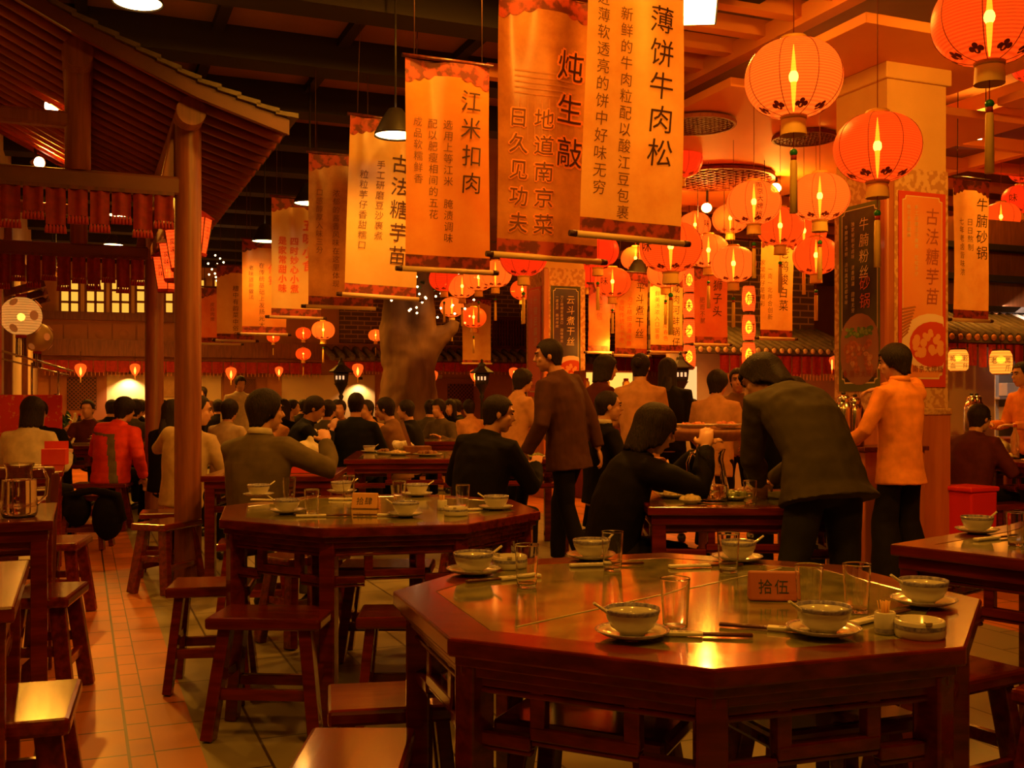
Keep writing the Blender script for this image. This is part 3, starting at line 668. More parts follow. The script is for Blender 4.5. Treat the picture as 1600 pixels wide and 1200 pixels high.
# right and far banners
banner('banner about clay pot beef brisket right of the near pillar', 1516, 9.2, .40, 3.18, 1.97, 'tan', ((.80, .17, .125, '牛腩砂锅', k_), (.50, .30, .066, '日日熬制', 'b'), (.24, .30, .066, '七年老卤皆味浓', 'b')), tilt=R(.6), seed=21, rope=False)
banner('banner about duck and sour cabbage left of the near pillar', 1213, 10.8, .40, 2.95, 1.90, 'tan', ((.72, .17, .12, '老鸭酸白菜', k_), (.28, .34, .062, '一南一北并合创新', 'b'), (.05, .28, .062, '家常锅仔是精彩', 'b')), tilt=R(.5), seed=23)
banner('red banner with three large characters among the far lanterns', 1111, 12.0, .44, 2.75, 1.90, 'red', ((.68, .22, .13, '狮子头', k_), (.25, .42, .07, '肥而不腻', 'b')), seed=25)
banner('tan banner about river clams in a pot behind the lanterns', 1042, 12.6, .44, 2.75, 1.84, 'tan', ((.78, .17, .115, '咸肉河蚌锅仔', k_), (.45, .27, .065, '家常滋味金陵春色', 'r'), (.2, .25, .065, '鲜美汤浓入口留香', 'r')), seed=27)
banner('brown banner about shredded tofu left of the river clam one', 986, 12.2, .42, 2.72, 1.78, 'brown', ((.74, .16, .12, '平斗煮干丝', k_), (.42, .32, .065, '刀工精细汤清味醇', 'r'), (.2, .36, .065, '金陵传统名小吃', 'r')), tilt=R(1.2), seed=29)
banner('plain dark red banner beside the far pillar', 936, 13.2, .30, 2.70, 1.86, 'red', ((.5, .2, .1, '小笼包', 'b'),), seed=31)
banner('tan bamboo notice hanging over the grey eave', 745, 19.5, .56, 3.10, 1.93, 'tan', ((.5, .4, .1, '雅座', 'r'),), seed=33, top_band=.05, bot_band=.05)

# ---------------------------------------------------------------- lanterns
def silk(name, c, e, alpha):
    m = bpy.data.materials.new(name); m.use_nodes = True; nt = m.node_tree; N = nt.nodes.new; L = nt.links.new; out = nt.nodes['Material Output']; b = nt.nodes['Principled BSDF']
    tc = N('ShaderNodeTexCoord'); wv = N('ShaderNodeTexWave'); wv.wave_type = 'BANDS'; wv.bands_direction = 'Z'; wv.inputs['Scale'].default_value = 11; L(tc.outputs['Object'], wv.inputs[0])
    mr = N('ShaderNodeMapRange'); L(wv.outputs['Fac'], mr.inputs[0]); mr.inputs[3].default_value = e*.66; mr.inputs[4].default_value = e*1.18
    b.inputs['Base Color'].default_value = (c[0]*.5, c[1]*.4, c[2]*.4, 1); b.inputs['Roughness'].default_value = .45; b.inputs['Specular IOR Level'].default_value = .10; b.inputs['Emission Color'].default_value = (*c, 1); L(mr.outputs[0], b.inputs['Emission Strength'])
    tl = N('ShaderNodeBsdfTransparent'); tl.inputs[0].default_value = (1, .55, .25, 1); mx = N('ShaderNodeMixShader'); mx.inputs[0].default_value = alpha
    L(b.outputs[0], mx.inputs[1]); L(tl.outputs[0], mx.inputs[2]); L(mx.outputs[0], out.inputs['Surface']); return m
SILK = [silk('lantern_silk', (1, .078, .004), .80, .22), silk('lantern_silk_bright', (1, .135, .008), 1.05, .24), silk('lantern_silk_deep', (1, .035, .003), .72, .16)]  # the deep silk is given a glow too, though its lanterns hold no bulb
BULB = mat('lantern_bulb', (1, .7, .2), .5, emit=8, ecol=(1, .48, .03)); BULBH = mat('lantern_filament', (1, .9, .6), .5, emit=34, ecol=(1, .62, .12))
GOLD = mat('gold_thread', (.78, .42, .08), .5); TASS = mat('yellow_tassel', (.90, .60, .14), .6); JADE = mat('green_bead', (.02, .22, .05), .3); WIRE = mat('lantern_wire', (.22, .03, .01), .5)
CLOUDP = mat('lantern_cloud_print', (.42, .05, .01), .6)
LANT = {}
def lantern_proto(style, text=None, ink='k'):
    t = thing('red_lantern', 'x', 'lantern', (0, 0, 0), 0, 'round red silk lanterns')
    A, C = .5, .40                               # unit lantern: width 1
    prof = []
    for i in range(41):
        a = -PI/2 + PI*i/40; r = max(.13, A*abs(math.cos(a))**.82); prof.append((r, C*math.sin(a)))
    m = MB()
    m.lathe(prof, 48); m.build('shade', SILK[style], t)
    if style != 2:
        m = MB(); m.lathe([(.003, -.37), (.018, -.25), (.03, -.05), (.032, .05), (.02, .2), (.003, .36)], 10); m.build('bulb', BULB, t)  # bulb drawn out into a spindle to imitate the light streak on the silk
        m = MB(); m.ell((0, 0, .02), (.05, .05, .07), 12); m.build('filament', BULBH, t)
    m = MB()
    for k in range(8):
        a = k*PI/4+.25; m.tube([((r+.004)*math.cos(a), (r+.004)*math.sin(a), z) for r, z in prof[::2]], .0035, 5)
    m.build('wires', WIRE, t)
    m = MB(); m.lathe([(.0001, C+.035), (.13, C+.035), (.14, C+.02), (.14, C-.02), (.13, C-.02)], 24); m.build('top_cap', GOLD, t)
    m = MB(); m.lathe([(.135, -C+.02), (.14, -C), (.13, -C-.03), (.0001, -C-.03)], 24); m.build('bottom_ring', GOLD, t)
    m = MB()
    for k in range(8):                           # printed clouds round the foot
        a = k*PI/4; 
        for dx, dz, s_ in ((0, 0, .032), (.04, .008, .026), (-.04, .008, .026), (0, .03, .026)):
            pts = []
            for i in range(10):
                x, z = dx+s_*math.cos(i*PI/5), -.345+dz+s_*.7*math.sin(i*PI/5); rr = A*max(.05, 1-(z/C)**2)**.41+.004; th = a+x/rr; pts.append((rr*math.cos(th), rr*math.sin(th), z))
            m.poly(pts)
    m.build('cloud_print', CLOUDP, t)
    m = MB()
    m.lathe([(.125, -C-.03), (.13, -C-.10), (.135, -C-.19)], 30); m.build('fringe', TASS, t)
    m = MB(); m.tube([(0, 0, -C-.03), (0, 0, -C-.33)], .005, 5); m.tube([(0, 0, -C-.40), (0, 0, -C-.45)], .03, 10); tc_ = m.build('tassel_cord', RED, t)
    m = MB(); m.ell((0, 0, -C-.37), (.042, .042, .042), 12); m.build('bead', JADE, tc_)
    m = MB(); m.tube([(0, 0, -C-.43), (0, 0, -C-.47), (0, 0, -C-1.0)], [.02, .036, .042], 10); m.build('tassel', TASS, tc_)
    m = MB(); m.tube([(0, 0, 0), (0, 0, 1)], .006, 5); m.build('hanging_cord', WIRE, t, loc=(0, 0, C+.03))
    if text:
        def fn(x, y): rr = A*max(.05, 1-(y/C)**2)**.41+.006; th = x/rr - PI/2; return Vector((rr*math.cos(th), rr*math.sin(th), y))
        for off in ((0,) if len(text) > 2 else (-.55, .62, 1.9)):
            n = len(text); s_ = .12 if n > 2 else .24
            m = MB(); write(m, text, off, (n-1)*s_*.55, s_, fn); m.build('lettering', INK, t)
    return t
def roof_z(p):
    a, b = uv(p.x, p.y); return 3.70 if SL_U-.02 < a < SL_U+3.1 and (SL_V+1.5 < b < SL_V+6 or (SL_V < b < SL_V+1.32 and a < SL_U+1.75)) else ZC
def red_lantern(label, px, py, wpx, dia, style=0, text=None, rz=0):
    D = F*dia/wpx; loc = P(px, py, D); key = (style, text)
    if key not in LANT: t = LANT[key] = lantern_proto(style, text); t['label'] = label; t.location = loc; t.rotation_euler.z = rz
    else: t = copy_thing(LANT[key], label, loc, rz)
    t.scale = (dia, dia, dia)
    for c in t.children:
        if c.name.startswith('hanging_cord'): c.scale.z = (roof_z(loc)-loc.z)/dia-.43
    return t
L_ = red_lantern
L_('large red lantern cut by the top right corner', 1546, 30, 172, .46, 2 if 0 else 0)
L_('large lit lantern with a long tassel left of the near pillar', 1240, 123, 150, .46, 1)
L_('large red lantern hanging in front of the near pillar', 1371, 231, 133, .46, 0)
L_('lit lantern with a column of small characters on its front', 1178, 317, 84, .42, 1, '南京大牌档')
L_('lantern with a bright streak right of the lettered one', 1281, 308, 92, .42, 1)
L_('lantern below the small lettered one in the upper cluster', 1219, 354, 74, .42, 0)
L_('lantern half hidden between two in the upper cluster', 1256, 362, 70, .42, 0)
L_('lowest lantern close to the left face of the near pillar', 1275, 400, 72, .42, 0)
L_('lantern with a long tassel beside the bamboo string', 1146, 413, 70, .42, 1)
L_('lantern high behind the lettered one', 1141, 342, 56, .42, 1)
L_('lantern with big characters under the rod of the nearest banner', 1048, 386, 98, .46, 0, '味', .1)
L_('lantern overlapping the big-character one on its right', 1107, 392, 64, .42, 1)
L_('lantern with a character above the big-character one', 1086, 352, 50, .40, 1, '味', -.6)
L_('lantern hanging above the river clam banner', 1040, 426, 58, .42, 1)
L_('lantern just left of the big-character one', 993, 404, 46, .40, 1)
L_('lantern with a character on its right side below the rods', 957, 441, 57, .42, 0, '味', .55)
L_('lantern hanging under the one with a character on its right side', 951, 470, 46, .42, 1)
L_('unlit lantern behind the right end of the brown banner rod', 934, 392, 66, .46, 2, '味', .5)
L_('unlit lantern low behind the brown banner beside the far pillar', 921, 430, 50, .46, 2)
L_('big red lantern half hidden behind the nearest banner', 1062, 250, 72, .46, 2)
L_('lit lantern at the right edge below the clay pot banner top', 1564, 340, 58, .42, 0)
L_('lantern cut by the right edge, middle of three', 1594, 312, 56, .42, 2, '味', .3)
L_('lantern cut by the right edge, upper of three', 1602, 265, 50, .42, 2)
L_('lantern peeking in at the right edge under the corner lantern', 1608, 106, 50, .24, 2)
L_('deep red unlit lantern at the left of the middle cluster', 694, 436, 48, .46, 2)
L_('lit lantern between the deep red one and its right neighbour', 722, 448, 44, .42, 1)
L_('lantern straight under the orange banner rod', 748, 434, 50, .44, 1)
L_('lantern with characters under the right end of the orange banner rod', 774, 428, 52, .44, 1, '味', .4)
L_('lower left lantern of the middle cluster', 706, 480, 38, .42, 1)
L_('lowest lantern of the middle cluster', 740, 496, 40, .42, 0)
L_('lantern against the left face of the far pillar', 816, 453, 38, .42, 0)
L_('lantern half hidden behind the yellow lit banner', 641, 452, 38, .42, 0)
L_('lantern behind the brown banner left end', 818, 402, 74, .50, 2)
L_('lantern under the far end of the tan red-lettered banner', 505, 516, 36, .42, 1)
L_('small lantern half hidden left of that under the same banner', 474, 521, 24, .32, 0)
L_('low small lantern under the tan red-lettered banner', 474, 553, 24, .32, 0)
L_('lantern left of the tree, upper of its pair', 575, 497, 28, .42, 0)
L_('lantern left of the tree, middle one', 588, 500, 26, .38, 1)
L_('lantern left of the tree, lowest one', 587, 524, 23, .32, 1)
L_('tiny lantern under the brightest yellow banner', 427, 527, 20, .26, 0)

# barrel lanterns strung one above the other with one sign each
BARREL = silk('barrel_silk', (1, .11, .01), .95, .34)
def barrel(label, px, py, wpx, ch, dia=.165, rz=0):
    top = 'topmost' in label
    D = F*dia/wpx; t = thing('barrel_lantern', label, 'lantern', P(px, py, D), rz, 'lettered barrel lanterns on strings'); h = dia*.93; A = dia/2
    prof = [(A*(.62+.38*math.sin(PI*(i+1.5)/15)**.5), -h+2*h*i/12) for i in range(13)]
    MB().lathe(prof, 24).build('shade', BARREL, t)
    MB().lathe([(.0001, -h*.5), (.035, -h*.3), (.045, .0), (.03, h*.4), (.0001, h*.6)], 10).build('bulb', BULB, t)
    for s_ in (-1, 1): MB().lathe([(.0001, s_*(h+.01)), (A*.66, s_*(h+.01)), (A*.66, s_*(h-.01))], 20).build('end_cap', INK, t)
    m = MB(); write(m, ch, 0, 0, dia*.72, lambda x, y: Vector(((A+.004)*math.sin(x/A), -(A+.004)*math.cos(x/A), y))); m.build('lettering', INK, t)
    m = MB(); m.tube([(0, 0, h), (0, 0, h+.08 if not top else ZC-t.location.z)], .004, 5); m.build('cord', INK, t)
for l, py, ch in (('barrel lantern, topmost of the right string', 467, '無'), ('barrel lantern, middle one of the right string', 512, '可'), ('barrel lantern, lowest of the right string', 555, '品')): barrel(l, 1170, py, 21, ch, rz=.1)
for l, py, ch in (('barrel lantern, topmost of the left string beside the river clam banner', 438, '風'), ('barrel lantern, second of the left string', 478, '味'), ('barrel lantern, third of the left string', 518, '之'), ('barrel lantern, lowest of the left string above the iron lamp post', 558, '珍')): barrel(l, 1077, py, 20, ch, rz=-.4)

# acorn-shaped wall lanterns under the far eaves
ACN = silk('acorn_silk', (1, .14, .012), .9, .35)
def acorn(label, px, py, wpx, dia=.26, D=None):
    D = D or F*dia/wpx; dia = D*wpx/F; k = ('acorn',)
    if k not in LANT:
        t = LANT[k] = thing('acorn_lantern', label, 'lantern', P(px, py, D), 0, 'small acorn lanterns under the eaves'); 
        MB().lathe([(.12, -.62), (.22, -.5), (.40, -.2), (.5, .15), (.46, .38), (.3, .5), (.12, .55)], 20).build('shade', ACN, t)
        MB().lathe([(.0001, -.5), (.07, -.35), (.11, -.15), (.06, .1), (.0001, .25)], 10).build('bulb', BULBH if 0 else mat('acorn_bulb', (1, .7, .2), .5, emit=14, ecol=(1, .55, .10)), t)
        MB().lathe([(.14, .55), (.14, .66), (.0001, .68)], 14).build('cap', RED, t)
        MB().tube([(0, 0, -.6), (0, 0, -1.1)], .05, 8).build('tassel', TASS, t)
        MB().tube([(0, 0, .66), (0, 0, 1.6)], .03, 6).build('cord', INK, t)
    else: t = copy_thing(LANT[k], label, P(px, py, D))
    t.scale = (dia,)*3
for l, px, py, wpx, D in (('acorn lantern over the man with glasses', 126, 578, 18, 20.3), ('acorn lantern beside the lamp-lit wall patch', 211, 577, 16, 20.6), ('acorn lantern above the standing far waitress', 361, 583, 17, 21.0), ('unlit-looking acorn lantern left of the white wall bay', 436, 580, 13, 21.8), ('acorn lantern between the iron lamp post and the tree', 559, 578, 18, 22),
    ('acorn lantern just right of the tree trunk', 676, 588, 17, 22.5), ('acorn lantern touching the iron lamp post right of the tree', 742, 586, 16, 22.8), ('acorn lantern left of the walking man', 803, 583, 16, 23), ('acorn lantern over the cart waitress', 1131, 571, 20, 15), ('acorn lantern behind the bending man', 1163, 570, 14, 15.2), ('acorn lantern left of the near pillar', 1300, 567, 22, 14.95)): acorn(l, px, py, wpx, D=D)

# yellow net-covered jar lanterns of the right stall
JAR = silk('jar_silk', (1, .36, .03), 1.05, .2)
def jar(label, px, py, wpx, D, texts, rz):
    dia = wpx*D/F; t = thing('jar_lantern', label, 'lantern', P(px, py, D), rz, 'yellow jar lanterns at the right stall'); A = dia/2
    MB().lathe([(A*.75, -A*1.05), (A*.95, -A*.85), (A, 0), (A*.97, A*.6), (A*.8, A*.98), (A*.7, A*1.05)], 24).build('shade', JAR, t)
    MB().ell((0, 0, A*.25), (A*.4, A*.4, A*.35), 12).build('bulb', BULB, t)
    MB().lathe([(A*.70, A*1.04), (A*.74, A*1.2), (.0001, A*1.22)], 20).build('lid', WOODD, t); MB().lathe([(A*.76, -A*1.04), (A*.7, -A*1.15), (.0001, -A*1.15)], 20).build('foot', ROD, t)
    MB().lathe([(A*1.01, A*.42), (A*1.01, A*.47)], 24).build('band', INK, t)
    for k, tx in enumerate(texts): m = MB(); write(m, tx, (k-(len(texts)-1)/2)*A*1.25, A*.15, A*.62, lambda x, y: Vector((A*1.02*math.sin(x/A), -A*1.02*math.cos(x/A), y))); m.build('lettering', INK, t)
    MB().tube([(0, 0, A*1.2), (0, 0, A*3.3)], .004, 5).build('cord', INK, t)
jar('yellow jar lantern beside the red poster', 1497, 563, 31, 9.89, ('鴨血', '粉絲', '美食'), .35)
jar('yellow jar lantern at the right edge in front of the kitchen', 1564, 566, 34, 10.09, ('老', '鳳爪', '少'), .2)

# big cream lanterns at the left edge
CRM = silk('cream_silk', (.9, .42, .07), .42, .10); CRD = mat('cream_silk_unlit', (.55, .34, .12), .5)
def cream(label, px, py, wpx, D, lit):
    dia = wpx*D/F; A = dia/2; t = thing('cream_lantern', label, 'lantern', P(px, py, D), 0, 'cream lanterns by the left wall')
    MB().lathe([(max(.25, math.cos(a)**.95)*A, A*.98*math.sin(a)) for a in [-PI/2+.02+(PI-.04)*i/24 for i in range(25)]], 32).build('shade', CRM if lit else CRD, t)
    if lit: MB().ell((0, 0, -.01), (A*.2, A*.2, A*.2), 10).build('bulb', BULBH, t)
    for s_ in (-1, 1): MB().lathe([(A*.27, s_*A*.93), (A*.27, s_*A*1.12), (.0001, s_*A*1.12)], 20).build('cap', RED, t)
    m = MB()
    for k in range(6):
        a = k*PI/3+PI/6
        for z, s_ in ((0, 1),) if k % 2 else ((.66, .8), (-.66, .8)):
            pts = []
            for i in range(16):
                x, y = .25*A*s_*math.cos(i*PI/8), z*A+.25*A*s_*math.sin(i*PI/8); rr = A*math.sqrt(max(.02, 1-(y/A/.99)**2))**.8*1.0+.012; th = a+x/rr; pts.append((rr*math.cos(th)*1.01, rr*math.sin(th)*1.01, y))
            m.poly(pts)
    m.build('medallions', mat('medallion', (.66, .26, .06), .6, emit=.12, ecol=(1, .3, .04)), t)
    m = MB()
    for k in range(14): m.tube([(A*.22*math.cos(k*.45), A*.22*math.sin(k*.45), -A*1.1), (A*.24*math.cos(k*.45), A*.24*math.sin(k*.45), -A*2.1)], .006, 4)
    m.build('fringe', mat('dark_fringe', (.10, .015, .01), .7), t); MB().tube([(0, 0, A*1.1), (0, 0, A*2.6)], .005, 5).build('cord', INK, t)
cream('lit cream lantern with round medallions at the left edge', 33, 494, 61, 11.5, True)
cream('dim cream lantern behind the lit one at the left edge', 58, 527, 46, 13.2, False)
# ---------------------------------------------------------------- pillars and their posters
DAMASK = mat('damask_wallpaper', (.66, .38, .16), .7, col2=(.48, .22, .08), scale=22, detail=3, lo=.47, hi=.53)
PLINTH = mat('plinth_wood', (.40, .105, .03), .4, col2=(.48, .14, .04), scale=3, stretch=(6, 6, .6), coat=.2)
SHAFT = mat('shaft_plaster', (.70, .40, .14), .7, col2=(.62, .34, .11), scale=2)
def pillar(label, corner, w_, ztop, zpl):
    """corner: the edge nearest the camera; the faces run along the hall's grid"""
    r = bpy.data.objects.new('pillar', None); COL.objects.link(r); r.location = corner; r.rotation_euler.z = GR; r['kind'] = 'structure'; r['label'] = label
    MB().box((w_/2, w_/2, ztop/2), (w_, w_, ztop)).build('shaft', SHAFT, r)
    MB().box((w_/2, w_/2, (zpl+2.95)/2), (w_+.02, w_+.02, 2.95-zpl)).build('wallpaper', DAMASK, r)
    MB().box((w_/2, w_/2, zpl/2), (w_+.05, w_+.05, zpl)).build('plinth', PLINTH, r, bevel=.01)
    MB().box((w_/2, w_/2, zpl+.01), (w_+.07, w_+.07, .05)).build('plinth_moulding', mat('moulding_carved', (.62, .36, .15), .6, col2=(.35, .15, .05), scale=40), r, bevel=.01)
    MB().box((.015, .015, (zpl+2.95)/2), (.08, .08, 2.95-zpl)).build('corner_batten', PLINTH, r, bevel=.02)
    MB().box((w_/2, w_/2, ztop-.06), (w_+.06, w_+.06, .12)).build('capital', SHAFT, r, bevel=.01)
    return r
PC = P(1386, 622, 7.6); PC.z = 0; PC2 = P(851, 622, 13.5); PC2.z = 0
pillar('near square pillar carrying the green and the red poster', PC, .55, 3.70, 1.17)
pillar('far square pillar carrying the pink and the blue poster', PC2, .56, 3.70, 1.0)
def poster(label, corner, face, s0, s1, z0, z1, bg, edge, cols, dish, out=.018):
    """face 0: the face along the grid's cross axis (right), 1: the face running away (left)"""
    t = thing('poster', label, 'poster', corner, GR if face == 0 else GR-PI/2, 'dish posters on the pillars')
    w_, h = s1-s0, z1-z0; X = lambda x: s0+x*w_ if face == 0 else -s1+x*w_
    pt = lambda x, y, d: Vector((X(x), -out-d, z1-y*h))
    pp = lambda x, y, d: Vector((X(.5)+x, -out-d, z1+y))
    m = MB(); m.box((X(.5), -out+.003, (z0+z1)/2), (w_, .006, h)); m.build('sheet', edge, t)
    def panel(i, d, mm, name):
        m = MB(); k = .045+i
        pts = []
        for cx, cy, sx, sy in ((k, k*.28, 1, 1), (1-k, k*.28, -1, 1), (1-k, 1-k*.55, -1, -1), (k, 1-k*.55, 1, -1)):
            a, b_ = (cx+sx*.07, cy), (cx, cy+sy*.07*w_/h); q = (cx+sx*.055, cy+sy*.055*w_/h)
            pts += [b_, q, a] if sx*sy > 0 else [a, q, b_]
        m.poly([pt(x, y, d) for x, y in pts][::-1]); m.build(name, mm, t)
    panel(.03, .0012, mat('poster_line', (.78, .62, .30), .5), 'border_line'); panel(.045, .002, bg, 'picture_ground')
    for x, y, s_, tx, ink in cols:
        m = MB(); write(m, tx, (x-.5)*w_, -y*h, s_, lambda a, b_: pp(a, b_, .0065), slant=.1); m.build('lettering', ink, t)
    m = MB()
    for k, ch in enumerate('南京大牌档'): write(m, ch, (-.14+k*.115)*w_*1.15, -.905*h, .052*w_/.42, lambda a, b_: pp(a, b_, .0065))
    m.poly([pp(-.33*w_+a*.05*w_, -.905*h+b_*.075*w_, .006) for a, b_ in ((-1, 0), (0, -1), (1, 0), (0, 1))]); m.build('shop_mark', mat('mark_ink', (.30, .06, .02), .5), t)
    dish(t, lambda x, y, d: pt(x, y, d), w_/h)
    return t
def disc(m, f, cx, cy, rx, ar, d, ry=None, n=22, a0=0, x0=.05, x1=.95):
    ry = ry or rx; m.poly([f(min(x1, max(x0, cx+rx*math.cos(2*PI*i/n))), min(.965, cy+ry*ar*math.sin(2*PI*i/n)), d) for i in range(n)][::-1])
def dish_pot(t, f, ar):
    m = MB(); disc(m, f, .5, .775, .50, ar, .0030, .58); m.build('pot_print', mat('print_pot', (.34, .15, .09), .5), t)
    rnd = random.Random(4)
    for nm, cc, n, r0, y0, y1, d in (('meat_print', (.55, .16, .06), 26, .075, .73, .89, .0036), ('pale_print', (.72, .36, .16), 12, .05, .76, .86, .0042), ('greens_print', (.12, .26, .03), 24, .05, .665, .71, .0044), ('leaf_print', (.30, .42, .07), 12, .035, .665, .70, .0048)):
        m = MB()
        for k in range(n): disc(m, f, .5+rnd.uniform(-.3, .3), rnd.uniform(y0, y1), r0*rnd.uniform(.6, 1.3), ar, d+k*.00001, r0*rnd.uniform(.5, 1), 9)
        m.build(nm, mat(nm, cc, .5, col2=tuple(c*.6 for c in cc), scale=40), t)
def dish_soup(t, f, ar):
    m = MB(); disc(m, f, .68, .77, .62, ar, .0028, .48); m.build('bowl_print', mat('print_bowl', (.86, .62, .48), .5), t)
    m = MB(); disc(m, f, .72, .78, .50, ar, .0034, .38); m.build('soup_print', mat('print_soup', (.62, .06, .015), .5), t)
    rnd = random.Random(5); m = MB()
    for k in range(22): disc(m, f, .70+rnd.uniform(-.36, .20), .775+rnd.uniform(-.06, .06), .075*rnd.uniform(.6, 1.15), ar, .004+k*.00001, None, 12)
    m.build('dumpling_print', mat('print_dumpling', (.82, .34, .12), .5), t)
    m = MB()
    for k in range(9): m.poly([f(x, y, .0032) for x, y in ((.06, .60+.018*k), (.34-.02*k, .585+.016*k), (.36-.02*k, .594+.016*k), (.06, .61+.018*k))][::-1])
    m.build('basket_print', mat('print_basket', (.42, .13, .04), .5), t)
GRN = mat('poster_green', (.12, .13, .03), .45); GBG = mat('poster_dark', (.035, .020, .014), .4, col2=(.12, .12, .03), scale=2, lo=.45, hi=.7); PALE = mat('poster_pale_ink', (.74, .56, .34), .5); REDI = mat('poster_red_ink', (.58, .10, .03), .5)
RBG = mat('poster_orange', (.74, .20, .055), .45, col2=(.80, .32, .10), scale=1.4); RED2 = mat('poster_red', (.62, .055, .02), .45); BBG = mat('poster_blue', (.045, .035, .10), .4, col2=(.10, .05, .12), scale=2); PNK = mat('poster_pink', (.70, .14, .06), .45)
poster('green-edged poster of a meat pot on the near pillar', PC, 1, .04, .50, 1.33, 2.72, GBG, GRN, ((.62, .11, .105, '牛腩粉丝', PALE), (.64, .42, .12, '砂锅', REDI), (.36, .10, .036, '独家秘制老卤味 浓香四溢 回味无穷', PALE), (.2, .11, .036, '牛腩酥烂汤鲜 汤料真香汤都有味', PALE)), dish_pot)
poster('red-edged poster of a dumpling soup on the near pillar', PC, 0, .09, .53, 1.36, 2.78, RBG, RED2, ((.70, .12, .13, '古法糖芋苗', mat('poster_brown_ink', (.42, .10, .03), .5)), (.36, .08, .036, '手工研磨豆沙裹煮 粒粒芋仔', PALE), (.2, .08, .036, '桃花赤豆甜糯', PALE)), dish_soup)
poster('narrow pink poster on the left face of the far pillar', PC2, 1, .08, .50, 1.30, 2.72, PNK, RED2, ((.62, .12, .12, '什锦豆腐涝', PALE), (.3, .1, .04, '金陵小吃 豆香四溢', PALE)), lambda *a: None)
poster('dark blue poster with pale writing on the far pillar', PC2, 0, .08, .50, 1.30, 2.72, BBG, GBG, ((.66, .12, .12, '云斗煮干丝', PALE), (.36, .10, .042, '刀工精细豆香满口 回味悠长', PALE), (.2, .1, .042, '一道名菜 扬州传统', PALE)), dish_soup)

# ---------------------------------------------------------------- stalls
def stall(u0, u1, v, z, label, m_end, pitch, depth=.7, rise=.32): return eave(u0, u1, v, z, depth, rise, m_end, label, pitch)
def GUV(px, D): x = (px-800)/F*D; return uv(x, D)
SCAL = mat('scallop_end', (.56, .22, .07), .6); WEND = mat('pale_tile_end', (.72, .50, .30), .6)
u0, v0 = GUV(1080, 14.0); u1, _ = GUV(1335, 15.2)
stall(u0, u1, v0, 1.93, 'grey tiled roof of the far stall left of the near pillar', WEND, .13, .9, .34)
st(MB().box(((u0+u1)/2, v0+.6, .95), (u1-u0, .1, 1.9)), 'wall_stall', CREAM, 'cream wall of the far stall', rz=GR)
st(MB().box(((u0+u1)/2, v0+1.1, 2.75), (u1-u0, .1, 1.7)), 'wall_stall', BRICK, 'brick wall over the far stall roof', rz=GR)
u2, v2 = GUV(1470, 9.9); u3, _ = GUV(1680, 10.5)
stall(u2, u3, v2, 1.86, 'scalloped tile roof of the right stall', SCAL, .105, .6, .26)
st(MB().box(((u2+u3)/2+.2, v2+.75, 2.6), (u3-u2+.8, .1, 1.1)), 'wall_stall', WOODB, 'dark timber over the right stall roof', rz=GR)
a0, _ = GUV(1474, 10.6); a1, _ = GUV(1543, 10.9)
st(MB().box(((a0+a1)/2, v2+.55, .9), (a1-a0, .1, 1.8)), 'wall_stall', CREAM, 'cream wall panel of the right stall', rz=GR)
for k in range(3): st(MB().box(((u2+u3)/2+.2, v2+.62, 2.2+.32*k), (u3-u2+.8, .14, .06)), 'trim_7', DBEAM, 'dark rail over the right stall', rz=GR)
# red cloth valances with beaded fringe
def valance(label, u0, u1, v, z, h, n, gap=.25, rz=GR, loc=(0, 0, 0), beads=True, skip=()):
    t = thing('red_valance', label, 'valance', loc, rz, 'red cloth valances'); w_ = (u1-u0)/n
    for k in range(n):
        if k in skip: continue
        hh = h*(.92+.16*((k*37) % 5)/5)
        m = MB(); m.sheet(lambda a, c: Vector((u0+w_*(k+gap/2+(1-gap)*a), v+.008*math.sin(a*7+k), z-hh*c)), 6, 3); m.build('cloth_strip', RED, t)
    m = MB(); m.box(((u0+u1)/2, v, z+.012), (u1-u0, .02, .024)); m.build('rail', WOODD, t)
    if beads:
        m = MB(); q = int(n*3)
        for k in range(q):
            x = u0+(u1-u0)*(k+.5)/q; m.tube([(x, v-.005, z-h*.95), (x, v-.005, z-h*1.28)], [.006, .010], 5)
        m.build('bead_fringe', mat('gold_bead', (.70, .30, .10), .35), t)
    return t
a, za = PB(68, 563); c, _ = PB(498, 566); valance('long red beaded valance along the left of the back wall', a, c, VB-.32, za, .24, 24, .08)
a, za = PB(510, 566); c, _ = PB(596, 568); valance('red beaded valance left of the tree', a, c, VB-.95, za-.02, .2, 6, .08)
a, za = PB(655, 567); c, _ = PB(840, 569); valance('red beaded valance right of the tree', a, c, VB-.95, za-.02, .2, 11, .08)
a, za = PB(905, 567); c, _ = PB(1060, 569); valance('red beaded valance behind the woman with the hair bun', a, c, VB-.95, za+.1, .34, 11, .08)
valance('red cloth strips under the far stall roof', u0+.45, u1, v0+.02, 1.86, .26, 14, .12)
valance('wide red cloth strips under the scalloped right stall roof', u2, u3, v2+.03, 1.80, .22, 14, .18, beads=False)
